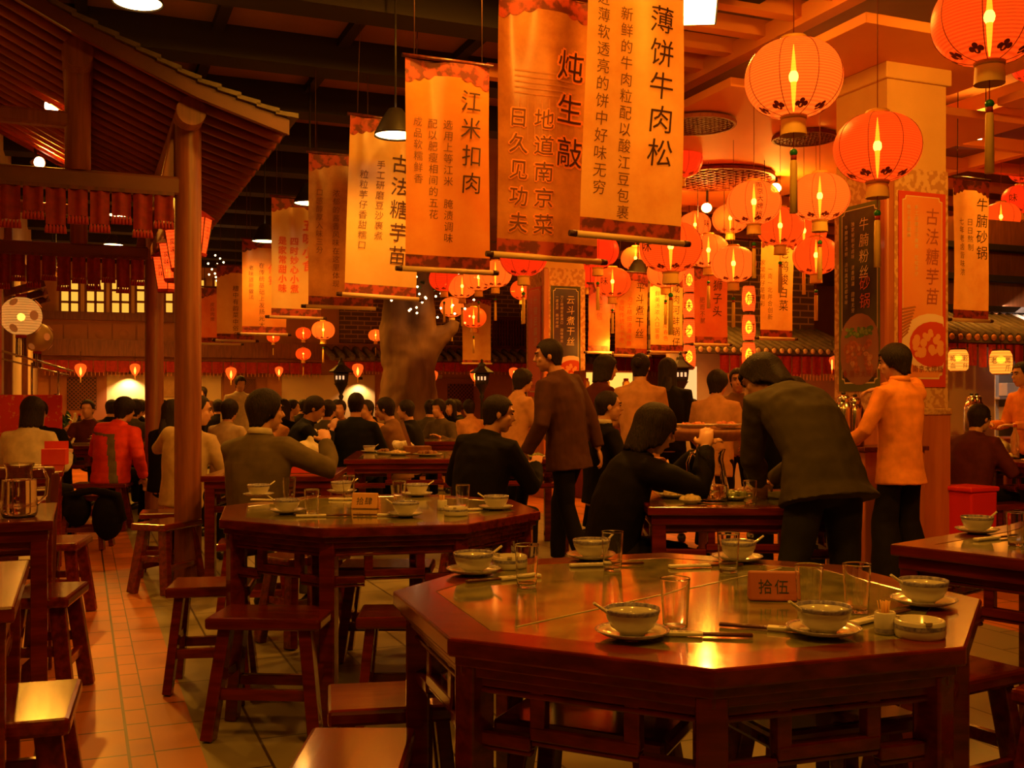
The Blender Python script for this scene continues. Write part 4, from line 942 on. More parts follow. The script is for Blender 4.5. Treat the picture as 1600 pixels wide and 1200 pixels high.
# kitchen behind the right stall
t = thing('kitchen_shelf', 'pale kitchen shelving with stacked white boxes at the right edge', 'shelf', G(*GUV(1600, 11.6)), GR)
for sx in (-.42, .5): MB().box((sx, 0, .85), (.05, .05, 1.7)).build('post', mat('white_paint', (.70, .66, .58), .5), t)
for z in (.25, .75, 1.02, 1.28): MB().box((.04, .1, z), (1.0, .4, .025)).build('shelf_board', mat('shelf_steel', (.50, .46, .40), .4), t)
MB().box((.04, .34, .85), (1.1, .03, 1.7)).build('back_panel', mat('back_grey', (.42, .38, .33), .6), t)
for i, (x, z, s_) in enumerate(((-.2, 1.3, .2), (.15, 1.3, .24), (-.15, 1.04, .22), (.2, .77, .2))):
    o = MB().box((x, .05, z+.075), (s_, .2, .14)).build('storage_box', mat('box_white', (.72, .62, .48), .6), loc=t.location, rz=GR, bevel=.006); tag(o, ['white box on the top kitchen shelf, left one', 'white box on the top kitchen shelf, right one', 'white box on the middle kitchen shelf', 'white box on the low kitchen shelf'][i], 'box', 'boxes on the kitchen shelves')
o = lamp('AREA', G(*GUV(1590, 10.9), 2.1), 14, col=(.75, .55, .42), size=.5, aim=G(*GUV(1590, 11.8), .9))
# counters
cu, cv = uv(PC.x, PC.y)
t = thing('service_counter', 'reddish wooden service counter against the near pillar', 'counter', G(cu-.34, cv-.20), GR)
MB().box((.10, .0, .46), (.52, .30, .92)).build('body', PLINTH, t, bevel=.008); MB().box((.10, 0, .935), (.56, .34, .03)).build('counter_top', WOODD, t, bevel=.005)
def thermos(label, loc, s=1.0):
    t = thing('steel_flask', label, 'flask', loc, 0, 'shiny steel flasks'); t.scale = (s, s, s)
    MB().lathe([(.0001, 0), (.052, 0), (.055, .01), (.055, .22), (.045, .25), (.034, .265)], 24).build('body', STEEL, t)
    MB().lathe([(.036, .262), (.036, .29), (.026, .305), (.0001, .308)], 20).build('lid', STEEL, t); MB().ell((0, 0, .315), (.014, .014, .012), 10).build('knob', BLACKM, t)
    m = MB(); m.tube([(.055, 0, .20), (.095, 0, .19), (.098, 0, .09), (.055, 0, .06)], .008, 8); m.build('handle', BLACKM, t)
thermos('steel flask left one of the pair on the service counter', Vector((*Vector(P(1318, 622, 7.2))[:2], .95)), 1.15); thermos('steel flask right one of the pair on the service counter', Vector((*Vector(P(1336, 622, 7.22))[:2], .95)), 1.1)
for i, px in enumerate((1518, 1526)): thermos(['tall steel flask on the right stall counter, left one', 'tall steel flask on the right stall counter, right one'][i], Vector((*Vector(P(px, 622, 9.7+.12*i))[:2], .92)), 1.25)
tag(MB().box((0, 0, .455), (1.2, .4, .91)).build('stall_counter', PLINTH, loc=Vector((*P(1560, 622, 10.0)[:2], 0)), rz=GR, bevel=.01), 'wooden counter of the right stall carrying the tall flasks', 'counter')
t = thing('red_bin', 'red waste bin beside the near pillar', 'bin', Vector((*P(1514, 622, 7.8)[:2], 0)), GR+.1)
MB().box((0, 0, .30), (.27, .26, .60), taper=1.04).build('body', mat('red_plastic', (.60, .02, .015), .35), t, bevel=.015); MB().box((0, 0, .615), (.31, .29, .035)).build('lid', mat('red_plastic', (1, 0, 0)), t, bevel=.01); MB().ell((.04, -.137, .40), (.05, .006, .022), 14).build('label_plate', PORC, t)
# ---------------------------------------------------------------- the timber pavilion on the left
RAFT = mat('rafter_wood', (.24, .045, .013), .5, col2=(.18, .034, .010), scale=4); SOFF = mat('soffit_board', (.22, .04, .014), .7)
ZR = ((-.78, 4.06), (-.02, 3.67), (.69, 3.36), (1.29, 3.17))
DARKT = mat('dark_timber', (.10, .026, .010), .5, col2=(.14, .038, .014), scale=4); FRED = mat('shaded_red_cloth', (.24, .012, .006), .75, col2=(.17, .008, .004), scale=25)  # timber and cloth copies darkened to stand in for the pavilion's dimmer light
def zroof(u):
    for (a, za), (b, zb) in zip(ZR, ZR[1:]):
        if u <= b: break
    lin = za+(zb-za)*(u-a)/(b-a); return lin
V0, V1 = 7.13, 11.75
pv = bpy.data.objects.new('pavilion', None); COL.objects.link(pv); pv.rotation_euler.z = GR
tag(pv, 'open timber pavilion with a tiled roof and round columns at the left', 'pavilion')
for v, lab in ((7.50, 'near round column'), (11.07, 'far round column')):
    c = MB(); c.lathe([(.0001, 0), (.098, 0), (.098, .05), (.09, .08), (.088, 3.1), (.085, 3.18)], 28, (.675, v, 0)); c.build('column', POST, pv)
    m = MB(); m.beam((-.78, v, 2.71), (.72, v, 2.71), .12, .13); m.build('tie_beam', DARKT, pv, bevel=.02)
    m = MB(); m.lathe([(.08, 2.77), (.08, 3.52), (.085, 3.54)], 22, (-.02, v, 0), True); m.build('king_post', POST, pv)
    m = MB(); m.beam((-.78, v, 3.10), (-.05, v, 3.10), .10, .10); m.build('collar_beam', POST, pv, bevel=.02)
    m = MB(); m.beam((.58, v+.03, 2.76), (.66, v+.03, 3.14), .05, .16); m.build('bracket', POST, pv, bevel=.01)
for u in (-.02, .675):
    m = MB(); z = zroof(u)-.19; m.tube([(u, V0+.12, z), (u, V1-.1, z)], .095, 20); m.build('purlin', POST, pv)
m = MB(); m.beam((.675, 7.5, 2.72), (.675, 11.07, 2.72), .09, .11); m.build('side_beam', POST, pv, bevel=.015)
us = [-.78+2.07*i/14 for i in range(15)]
n = int((V1-V0)/.24)
for k in range(n+1):
    v = V0+.05+(V1-V0-.1)*k/n; m = MB(); m.tube([(u, v, zroof(u)-.085) for u in us], .036, 8); m.build('rafter', RAFT, pv)
m = MB()
def soff(dz0, dz1, v0, v1, mm, name):
    m = MB(); top = [[m.v((u, v, zroof(u)-dz0)) for u in us] for v in (v0, v1)]; bot = [[m.v((u, v, zroof(u)-dz1)) for u in us] for v in (v0, v1)]
    for i in range(14):
        m.f((top[0][i], top[0][i+1], top[1][i+1], top[1][i])); m.f((bot[0][i+1], bot[0][i], bot[1][i], bot[1][i+1])); m.f((bot[0][i], bot[0][i+1], top[0][i+1], top[0][i])); m.f((top[1][i], top[1][i+1], bot[1][i+1], bot[1][i]))
    m.f((bot[0][14], bot[1][14], top[1][14], top[0][14])); m.f((bot[1][0], bot[0][0], top[0][0], top[1][0])); m.build(name, mm, pv)
soff(.035, .055, V0, V1, SOFF, 'soffit_boards')
soff(.03, .13, V0-.03, V0, DARKT, 'barge_board')
m = MB()      # rows of tiles stepping down the slope, their edges showing along the gable
for i in range(17):
    a = -.80+2.12*i/17; b = a+.15; za, zb = zroof(a), zroof(min(b, 1.29))
    vs = [m.v(p) for p in ((a, V0-.06, za-.035), (b, V0-.06, zb-.02), (b, V0-.06, zb+.012), (a, V0-.06, za-.01), (a, V1+.05, za-.035), (b, V1+.05, zb-.02), (b, V1+.05, zb+.012), (a, V1+.05, za-.01))]
    for f in ((0, 1, 2, 3), (5, 4, 7, 6), (3, 2, 6, 7), (1, 5, 6, 2), (4, 0, 3, 7), (0, 4, 5, 1)): m.f([vs[q] for q in f])
m.build('roof_tiles', mat('dimmed_tile', (.16, .12, .07), .6, col2=(.10, .075, .045), scale=12), pv)  # tile tone darkened to stand in for dim light on this roof
def fringe(label, v, z, h, n, u0=-.75, u1=.58):
    t = thing('red_valance', label, 'valance', (0, 0, 0), GR, 'red cloth valances'); w_ = (u1-u0)/n
    for k in range(n):
        hh = h*(1, .72, .92, .66)[k % 4]
        m = MB(); m.sheet(lambda a, c: Vector((u0+w_*(k+.05+.9*a), v+.012*math.sin(a*9+k), z-hh*c)), 8, 4); m.build('cloth_panel', FRED, t)
        m = MB()
        for q in range(6): x = u0+w_*(k+.1+.16*q); m.tube([(x, v, z-hh), (x, v, z-hh-.018), (x, v, z-hh-.055)], [.005, .011, .014], 5)
        m.build('tassels', mat('dark_red_tassel', (.30, .015, .01), .7), t)
    m = MB(); m.box(((u0+u1)/2, v, z+.01), (u1-u0, .025, .025)); m.build('rail', WOODD, t)
    return t
fringe('red fringed cloth under the near pavilion tie beam', 7.43, 2.64, .24, 10)
fringe('red fringed cloth under the far pavilion tie beam', 11.0, 2.64, .28, 10)
# hexagonal palace lanterns along the pavilion side
PAL = silk('palace_silk', (1, .10, .010), .95, .28)
pal = None
for i, (v, l) in enumerate(((7.98, 'hexagonal hanging lantern nearest, half behind the near pavilion column'), (8.75, 'hexagonal hanging lantern, second along the pavilion eave'), (9.55, 'hexagonal hanging lantern, third along the pavilion eave'), (10.5, 'hexagonal hanging lantern farthest, beside the far pavilion column'))):
    loc = G(.76, v, 2.47)
    if pal is None:
        pal = t = thing('palace_lantern', l, 'lantern', loc, GR, 'hexagonal lanterns along the pavilion eave')
        MB().lathe([(.10, -.16), (.115, -.10), (.145, .10), (.15, .13)], 6, sm=False).build('shade', PAL, t)
        MB().lathe([(.155, .13), (.175, .135), (.10, .19), (.05, .22), (.0001, .225)], 6, sm=False).build('roof', RED, t)
        MB().lathe([(.10, -.16), (.11, -.165), (.10, -.19), (.0001, -.20)], 6, sm=False).build('foot', RED, t)
        MB().ell((0, 0, -.02), (.03, .03, .06), 10).build('bulb', BULBH, t)
        m = MB()
        for k in range(6): a = k*PI/3; m.tube([(.103*math.cos(a), .103*math.sin(a), -.16), (.152*math.cos(a), .152*math.sin(a), .13)], .005, 5)
        m.build('frame', WOODD, t)
        for k in range(6):
            a = k*PI/3+PI/6; m = MB(); q = Vector((math.cos(a), math.sin(a), 0)); s_ = Vector((-math.sin(a), math.cos(a), 0))
            write(m, '风味', 0, .045, .055, lambda x, y: q*(.117+.115*(y)+.004)+s_*x+Vector((0, 0, y-.01))); m.build('lettering', INK, t)
        m = MB(); m.tube([(0, 0, .22), (0, 0, .50)], .005, 5); m.build('cord', INK, t)
    else: copy_thing(pal, l, loc, GR+.15*i)
pal.scale = (.85,)*3

# ---------------------------------------------------------------- fake tree, iron lamp posts, left edge
def remesh(mb, name, m, parent, voxel, smooth=3, disp=0, dscale=8, seed=0, paint=None):
    me = mb.mesh('tmp'); o = bpy.data.objects.new('tmp', me); COL.objects.link(o)
    md = o.modifiers.new('r', 'REMESH'); md.mode = 'VOXEL'; md.voxel_size = voxel; md.adaptivity = 0
    if smooth: md = o.modifiers.new('s', 'SMOOTH'); md.factor = .5; md.iterations = smooth
    me2 = bpy.data.meshes.new_from_object(o.evaluated_get(bpy.context.evaluated_depsgraph_get()))
    bpy.data.objects.remove(o); bpy.data.meshes.remove(me); me2.name = name
    if disp:
        off = Vector((seed*3.7, seed*1.3, 0)); ns = [v.normal.copy() for v in me2.vertices]
        for v, nn in zip(me2.vertices, ns):
            q = v.co*dscale; d = noise.noise(Vector((q.x, q.y, q.z*.55))+off)+.5*noise.noise(q*2.1+off); v.co += nn*d*disp
    for x in (m if isinstance(m, (list, tuple)) else [m]): me2.materials.append(x)
    if not me2.polygons: raise RuntimeError(name)
    me2.polygons.foreach_set('use_smooth', [True]*len(me2.polygons))
    if paint: paint(me2)
    ob = bpy.data.objects.new(name, me2); COL.objects.link(ob)
    if parent: ob.parent = parent
    return ob
BARK = mat('bark', (.20, .10, .045), .85, col2=(.11, .05, .022), scale=2.2, stretch=(2, 2, .6), detail=8, bump=.5)
TC = P(637, 622, 18.0); TC.z = 0
t = thing('tree', 'big artificial tree with a forked trunk in the middle of the hall', 'tree', TC)
m = MB(); m.tube([(0, 0, -.02), (0, 0, .3), (.0, 0, .8), (.02, 0, 1.3), (.02, 0, 1.9), (-.05, 0, 2.3)], [.85, .64, .54, .48, .42, .30], 18)
m.tube([(-.1, 0, 1.9), (-.22, 0, 2.5), (-.2, .05, 3.2), (-.3, .1, 4.2)], [.38, .27, .22, .20], 14); m.tube([(.1, 0, 1.9), (.22, 0, 2.5), (.25, 0, 3.2), (.16, 0, 4.2)], [.36, .24, .20, .17], 14)
m.tube([(.2, 0, 1.9), (.45, 0, 2.25), (.75, -.05, 2.45), (.82, -.05, 2.62)], [.3, .20, .13, .10], 12)
remesh(m, 'trunk', BARK, t, .045, 4, .05, 3)
m = MB(); rnd = random.Random(3)
for k in range(420):
    c = Vector((rnd.gauss(.25, .75), rnd.gauss(0, .5), rnd.uniform(3.0, 4.15))); a = rnd.random()*6.28; s_ = rnd.uniform(.05, .09); d = Vector((math.cos(a), math.sin(a), rnd.uniform(-.5, .2)))*s_; e = Vector((-math.sin(a), math.cos(a), rnd.uniform(-.3, .3)))*s_*.5
    m.poly([c-d, c+e, c+d, c-e])
m.build('foliage', mat('leaf', (.05, .08, .015), .6, col2=(.10, .13, .025), scale=6), t)['kind'] = 'stuff'
m = MB()
for k in range(34): c = TC+Vector((rnd.uniform(-.2, 1.5), -.6+rnd.uniform(-.2, .2), rnd.uniform(2.5, 3.5))); m.ell(c, (.018,)*3, 6)
FAIRY = mat('fairy_bulb', (1, .8, .5), .5, emit=12, ecol=(1, .62, .25))
tag(m.build('fairy_lights', FAIRY), 'fairy lights scattered in the leaves right of the tree', 'fairy lights', kind='stuff')
m = MB()
for k in range(26): m.ell(P(rnd.choice((352, 345, 340, 333))+rnd.uniform(-9, 9), 395+rnd.uniform(0, 95), 17.5+rnd.uniform(0, .4)), (.016,)*3, 6)
tag(m.build('fairy_lights', FAIRY), 'fairy lights in the dark left of the banner row', 'fairy lights', kind='stuff')
post0 = None
for l, px, D in (('black iron lamp post between the seated crowd and the tree', 533, 14.0), ('black iron lamp post behind the man in the black jacket', 753, 14.5), ('black iron lamp post under the left barrel lantern string', 1063, 12.2)):
    loc = P(px, 622, D); loc.z = 0
    if post0 is None:
        t = post0 = thing('lamp_post', l, 'lamp post', loc, 0, 'black iron lamp posts')
        MB().lathe([(.0001, 0), (.10, 0), (.10, .04), (.05, .12), (.022, .2), (.02, 1.26), (.035, 1.30), (.02, 1.33), (.05, 1.40), (.085, 1.46), (.10, 1.47)], 14).build('post', BLACKM, t)
        MB().lathe([(.08, 1.47), (.09, 1.50), (.10, 1.60), (.09, 1.63)], 6, sm=False).build('lantern_body', BLACKM, t)
        MB().lathe([(.16, 1.62), (.165, 1.635), (.10, 1.68), (.05, 1.72), (.045, 1.75), (.015, 1.78), (.02, 1.80), (.0001, 1.82)], 6, sm=False).build('roof', BLACKM, t)
        for k in range(3): MB().box((-.045+.045*k, -.092, 1.55), (.022, .012, .05)).build('pane', mat('post_pane', (.8, .6, .4), .4, emit=.7, ecol=(1, .6, .3)), t)
    else: copy_thing(post0, l, loc)
# things along the left wall
RB = mat('red_board', (.62, .03, .02), .5, col2=(.70, .06, .03), scale=7)
tag(MB().box((0, 0, 1.25), (.06, .9, 2.5)).build('door_curtain', RB, loc=G(UL+.04, 11.2), rz=GR, bevel=.01), 'tall red panel against the cream wall at the left edge', 'panel')
t = thing('notice_board', 'red notice board with gold flecks behind the woman in white', 'notice board', G(UL+.33, 10.6), GR)
MB().box((0, 0, 1.08), (.62, .03, .46)).build('board', mat('gold_fleck_red', (.62, .025, .02), .45, col2=(.66, .20, .05), scale=30, lo=.60, hi=.64), t, bevel=.004)
for sx in (-.2, .25): MB().beam((sx, .03, 0), (sx, .03, 1.32), .025, .025).build('leg', STEEL, t)
t = thing('drying_rack', 'thin chrome rail stand at the left edge above the red notice board', 'rail stand', G(UL+.28, 11.9), GR)
m = MB(); m.tube([(-.3, 0, 1.78), (.45, 0, 1.56)], .012, 8); m.build('rail', STEEL, t); m = MB(); m.tube([(-.3, .1, 1.70), (.40, .1, 1.52)], .009, 8); m.build('rail', STEEL, t)
for x in (.05, .3): m = MB(); m.tube([(x, .05, 0), (x, .05, 1.64-.3*x+.02)], .011, 8); m.build('upright', STEEL, t)
for k, (v, l) in enumerate(((13.2, 'narrow brown batten on the left wall, nearer one'), (17.0, 'narrow brown batten on the left wall, farther one'))): st(MB().box((UL+.04, v, 1.6), (.08, .18, 3.2)), 'trim_8', WOODB, l, rz=GR)
tag(MB().box((0, 0, 0), (.5, .03, .5)).build('picture', mat('picture_brown', (.40, .22, .09), .6, col2=(.50, .3, .14), scale=6), loc=G(*[PB(253, 601)[0], VB-.08], PB(253, 601)[1]), rz=GR), 'small square picture on the back wall between the pavilion columns', 'picture')
# wall washers over the bays
for px, py, lab in ((201, 588, 'small wall lamp making the bright patch left of the pavilion columns'), (559, 597, 'small wall lamp making the bright arc left of the tree')):
    u0, z = PB(px, py); t = thing('wall_lamp', lab, 'wall lamp', G(u0, VB-.22, z+.05), GR, 'small wall lamps over the bays')
    MB().lathe([(.0001, .06), (.05, .06), (.06, 0), (.05, .005), (.0001, .01)], 16).build('shade', BLACKM, t); MB().box((0, .1, .05), (.03, .2, .03)).build('arm', BLACKM, t)
    lamp('SPOT', G(u0, VB-.24, z+.03), 90 if px < 300 else 45, col=(1, .56, .20), size=.04, spot=R(120), aim=G(u0, VB-.12, .4))
# added warm spots without fixtures over the far tables, brightening the back wall
for px, D, z, p_ in ((420, 18, 3.6, 380), (820, 17, 3.6, 330), (1000, 14, 3.6, 180), (190, 17, 3.9, 330), (1200, 10.5, 3.3, 90)):
    lamp('SPOT', (*P(px, 622, D)[:2], z), p_, size=.15, spot=R(150), aim=(*P(px, 622, D)[:2], 0))

t = bpy.data.objects.new('eave_roof', None); COL.objects.link(t); t['kind'] = 'structure'; t['label'] = 'small slanted canopy on the left wall behind the cream lanterns'; t.rotation_euler.z = GR
m = MB()
for k in range(4): m.beam((UL+.02+.10*k, 13.0+.01*k, 3.02-.13*k), (UL+.02+.10*k, 15.2, 3.02-.13*k), .16, .035, up=(.6, 0, .8))
m.build('boards', WOODB, t); m = MB()
for k in range(3): m.beam((UL+.01, 13.05+1.0*k, 2.45), (UL+.42, 13.05+1.0*k, 2.58), .07, .08)
m.build('brackets', WOODD, t)
# ---------------------------------------------------------------- people
HAIRM = mat('black_hair', (.012, .007, .005), .62, col2=(.028, .015, .010), scale=30, stretch=(6, 6, 1), spec=.25, bump=.6)
EYEM = mat('dark_eye', (.02, .01, .008), .2); LIPM = mat('lip', (.42, .14, .09), .5)
def cloth(n, c, r=.8): return mat('cloth_'+n, c, r, col2=tuple(x*.78 for x in c), scale=14, bump=.15, spec=.15)
CL = {'grey': cloth('grey', (.12, .086, .042)), 'olive': cloth('olive', (.072, .055, .026)), 'black': cloth('black', (.0075, .005, .0035)), 'navy': cloth('navy', (.011, .011, .015)), 'white': cloth('white', (.62, .52, .36)), 'pale': cloth('pale', (.52, .37, .20)),
      'red': cloth('red', (.86, .06, .018), .5), 'panel': cloth('panel', (.19, .15, .09), .6), 'brown': cloth('brown', (.085, .030, .015)), 'tan': cloth('tan', (.24, .115, .045)), 'orange': cloth('orange', (.78, .26, .04), .55), 'denim': cloth('denim', (.034, .032, .026)), 'jeans': cloth('jeans', (.03, .03, .034)), 'peach': cloth('peach', (.58, .28, .11)), 'wine': cloth('wine', (.10, .018, .014))}
def person(label, px, D, h=0, sit=True, top='black', leg='black', hair='short', s=1.0, lean=.12, side=0., yaw=0, pitch=0, L=None, Rr=None, el=None, er=None, hem=.08, flare=0, wide=1.0, collar=None, tie=None, detail=1, hipz=None, stance=.10, kneef=.0, belly=0, apron=None, x=None, paint=None, wideleg=0, dsp=.006, quilt=False):
    loc = P(px, 622, D); loc.z = 0
    t = thing('person', label, 'person', loc, -R(h)); t.scale = (s, s, s)
    vox = {2: .0075, 1: .012, 0: .017}[detail]
    hz = (hipz or (.51 if sit else .93))/s if sit else (hipz or .93)
    V = Vector
    # spine
    pts = []; p = V((0, 0, hz)); N = 12; ln = .56
    for i in range(N+1):
        a = lean*(.35+1.05*min(1, i/N*1.4)); b = side*(.4+.9*i/N); d = V((math.sin(b), math.sin(a)*math.cos(b), math.cos(a)*math.cos(b)))
        pts.append((p.copy(), d)); p = p + d*ln/N
    def sp(q):   # q metres along the spine -> point, right, forward
        if q <= 0: c, d = pts[0]; c = c+d*q
        else: k = min(N-1, int(q/ln*N)); f = q/ln*N-k; c = pts[k][0].lerp(pts[min(N, k+1)][0], f); d = pts[min(N, k+1)][1]
        if q > ln: c = pts[N][0]+d*(q-ln)
        r = V((1, 0, 0)); r = (r-d*r.dot(d)).normalized(); return c, r, d.cross(r), d
    def loft(mb, prof, n=20):
        rings = []
        for q, a, b, fy in prof:
            c, r, f, d = sp(q); c = c+f*fy; rings.append(mb.ring(c, r*a, f*b, n))
        mb.skin(rings, True)
    nb, nr, nf, nd = sp(.545)
    # head frame
    d0 = (nd*.75+V((0, 0, 1))*.5).normalized(); Hm = Matrix.Rotation(-R(yaw), 3, d0) 
    f0 = (nf-d0*nf.dot(d0)).normalized(); f0 = Hm @ f0; r0 = f0.cross(d0); Pm = Matrix.Rotation(-R(pitch), 3, r0); f1, u1 = Pm @ f0, Pm @ d0
    HM = Matrix((r0, f1, u1)).transposed(); hc = nb+d0*.135+f1*.025+nf*.01
    hd = lambda x, y, z: hc+HM @ V((x, y, z))
    # arms
    sh = {}; arms = {}
    for sd, T, pole in ((-1, L, el), (1, Rr, er)):
        c, r, f, d = sp(.455); S_ = c+r*sd*.165
        if T is None: T = (sd*.20, .34, .80/s) if sit else (sd*.27, .06, hz-.12)
        T = V(T); a, b = .285, .255; v = T-S_; l = min(v.length, a+b-.004); v.normalize(); T = S_+v*l
        pole = V(pole) if pole else V((sd*.5, -.6, -.8)); ca = (a*a+l*l-b*b)/(2*a*l); pr = (pole-v*pole.dot(v)).normalized()
        E_ = S_+v*a*ca+pr*a*math.sqrt(max(0, 1-ca*ca)); arms[sd] = (S_, E_, T)
    # legs
    legs = {}
    for sd in (-1, 1):
        if sit: Hh, K, An = V((sd*.09, .02, hz+.01)), V((sd*(.10+stance*.5), .42, hz-.01)), V((sd*(.10+stance*.5), .38+kneef, .09/s))
        else: Hh, K, An = V((sd*.085, .0, hz-.02)), V((sd*(.06+stance*.5), .05+kneef*sd, .50)), V((sd*(.05+stance*.8), -.02+kneef*2*sd, .09))
        legs[sd] = (Hh, K, An)
    # body: one surface with head, neck, trunk, arms, hands and legs
    m = MB()
    m.ell(hd(0, -.012, .028), (.075, .094, .088), 18, HM); m.ell(hd(0, .026, -.035), (.058, .066, .078), 16, HM); m.ell(hd(0, .052, -.088), (.030, .030, .026), 12, HM)
    m.ell(hd(0, .072, .036), (.048, .020, .012), 10, HM); m.ell(hd(-.034, .062, -.022), (.022, .02, .02), 8, HM); m.ell(hd(.034, .062, -.022), (.022, .02, .02), 8, HM)
    m.tube([hd(0, .080, .028), hd(0, .096, .0), hd(0, .108, -.020), hd(0, .090, -.030)], [.008, .010, .015, .010], 8)
    m.ell(hd(0, .088, -.052), (.024, .010, .006), 8, HM); m.ell(hd(0, .084, -.064), (.021, .011, .007), 8, HM)
    for sd in (-1, 1): m.ell(hd(sd*.075, -.008, -.010), (.009, .018, .030), 10, HM)
    m.tube([nb-nd*.06, nb, hd(0, -.02, -.04)], [.062, .054, .052], 14)
    loft(m, [(-.09, .13, .10, 0), (.02, .15, .105, 0), (.15, .125, .09, .0), (.3, .145, .10, 0), (.42, .155, .09, 0), (.5, .10, .065, 0), (.55, .055, .05, 0)])
    for sd in (-1, 1):
        S_, E_, T = arms[sd]; m.tube([S_, S_.lerp(E_, .5), E_, E_.lerp(T, .35), T], [.050, .044, .036, .036, .024], 12)
        fd = (T-E_).normalized(); w_ = V((0, 0, 1)); w_ = (fd.cross(w_)); w_ = w_.normalized() if w_.length > .1 else V((1, 0, 0)); nn = w_.cross(fd)
        pc = T+fd*.045; Q = Matrix((w_, fd, nn)).transposed(); m.ell(pc, (.040, .052, .017), 12, Q)
        if nn.z > 0: nn = -nn
        for k, (o_, l_) in enumerate(((-.029, .060), (-.010, .074), (.010, .070), (.028, .054))):
            b0 = T+fd*.08+w_*o_; m.tube([b0-fd*.02, b0+fd*l_*.4+nn*.004, b0+fd*l_*.75+nn*.020, b0+fd*l_*.86+nn*.042], [.0088, .0086, .008, .0068], 8)
        b0 = T+fd*.022-w_*sd*.034; m.tube([b0, b0-w_*sd*.022+fd*.026+nn*.01, b0-w_*sd*.022+fd*.056+nn*.022], [.012, .0105, .008], 8)
        Hh, K, An = legs[sd]; m.tube([Hh, K, An], [.068, .046, .030], 10); m.ell(An+V((0, .06, -.05)), (.034, .10, .028), 10)
    remesh(m, 'body', SKIN, t, vox*.85, 2)
    # eyes, brows
    if detail and hair != 'none':
        for sd in (-1, 1):
            m = MB(); m.ell(hd(sd*.030, .0865, .010), (.0135, .006, .0052), 10, HM); m.build('eye', EYEM, t)
            m = MB(); m.tube([hd(sd*.014, .093, .028), hd(sd*.032, .091, .033), hd(sd*.048, .078, .028)], [.004, .0045, .003], 6); m.build('eyebrow', HAIRM, t)
        m = MB(); m.ell(hd(0, .0925, -.058), (.020, .008, .0065), 10, HM); m.build('lips', LIPM, t)
    # hair
    st_ = {'short': (.072, -.018, -.082, 1.0), 'crop': (.080, .005, -.07, .97), 'bob': (.050, -.120, -.140, 1.09), 'nape': (.060, -.055, -.135, 1.09), 'fringe': (.018, -.085, -.150, 1.06), 'long': (.055, -.20, -.26, 1.08), 'bun': (.074, -.02, -.085, 1.0), 'tuft': (.066, -.03, -.095, 1.10), 'balding': (.112, .0, -.075, .97)}[hair]
    m = MB(); nA, nR = 56, 16; rows = []
    for j in range(nR+2):
        row = []
        for i in range(nA):
            a = 2*PI*i/nA; front = math.cos(a)          # a = 0 in front
            fz, sz, bz = st_[:3]
            k = (1-front)/2
            zb = fz+(sz-fz)*min(1, max(0, (k-.14)/.16)) if k < .42 else sz+(bz-sz)*min(1, (k-.42)/.3)
            q = min(1, j/nR); z = .124*st_[3]+(zb-.124*st_[3])*(q**1.25)
            zz = max(-1, min(.999, (z-.028)/(.098*st_[3]))); rr = math.sqrt(max(0, 1-zz*zz)) if zz > -.25 else .968
            if zz <= -.25 and hair in ('short', 'crop', 'bun', 'tuft', 'balding'): rr = .968-(-.25-zz)*.32
            rx, ry = .0845*st_[3], .1035*st_[3]
            if j == nR+1: rr *= .78
            jit = 1+.035*noise.noise(V((math.cos(a)*4, math.sin(a)*4, z*12+px*.01)))+.022*noise.noise(V((math.cos(a)*17, math.sin(a)*17, z*9+px)))
            pnt = V((math.sin(a)*rx*rr*jit, math.cos(a)*ry*rr*jit-.012, z+((.022 if hair in ('bob', 'fringe', 'nape', 'long', 'tuft') else .008)*noise.noise(V((a*4.5, px, 0))) if j >= nR-1 else 0)))
            row.append(m.v(hd(*pnt)))
        rows.append(row)
    m.skin(rows[::-1], True)
    if hair == 'bun': m.ell(hd(0, -.115, .035), (.048, .04, .045), 14, HM)
    if hair == 'long': m.tube([hd(0, -.05, -.08), hd(0, -.075, -.2), hd(0, -.07, -.30)], [.085, .08, .05], 14, flat=.6)
    m.build('hair', HAIRM, t)
    # jacket
    m = MB(); w = wide; g = .012 if sit else 0
    low = -hem if not sit else -min(hem, .07)
    loft(m, [(low, (.172+flare)*w, .135+flare*.8, .0), (low*.4, (.176+flare*.6)*w, .138+belly*.5, .01), (.12, .170*w, .132+belly, .008), (.25, .182*w, .132+belly*.6, .0), (.36, .193*w, .125, -.004), (.44, .186*w, .108, -.008), (.49, .14*w, .086, -.008), (.525, .088, .072, -.004), (.558, .068, .064, .002)], 24)
    for sd in (-1, 1):
        S_, E_, T = arms[sd]; e2 = E_.lerp(T, .93); m.tube([S_.lerp(sp(.42)[0], .35), S_, S_.lerp(E_, .5), E_, E_.lerp(e2, .4), e2], [.085*w, .074*w, .062*w, .054*w, .052*w, .044*w], 16)
    def pnt(me):
        if paint: paint(me)
    ob = remesh(m, 'jacket' if top not in ('grey', 'white', 'pale') else 'top', [CL[top], CL['panel']] if paint else CL[top], t, vox*1.15, 3, dsp, 9, px % 17, pnt if paint else None)
    if quilt:
        for v in ob.data.vertices: v.co += v.normal*.009*(abs(math.sin(v.co.z*28))**.4-.7)
    if collar:
        m = MB(); c, r, f, d = sp(.54); rings = [m.ring(c+d*q-f*.004, r*a, f*b, 20) for q, a, b in ((0, .074, .071), (.035, .064, .062), (.036, .058, .056))]; m.skin(rings, False); m.build('collar', CL[collar], t, solid=.004)
    # trousers and shoes
    m = MB(); c, r, f, d = sp(0)
    m.ell(V((0, .0, hz-.01)), (.152*wide, .118, .13), 16)
    for sd in (-1, 1):
        Hh, K, An = legs[sd]; e = An+V((0, 0, .0)); m.tube([Hh, Hh.lerp(K, .5), K, K.lerp(e, .5), e], [.092, .082, .066+wideleg*.5, .060+wideleg, .056+wideleg*1.6], 16)
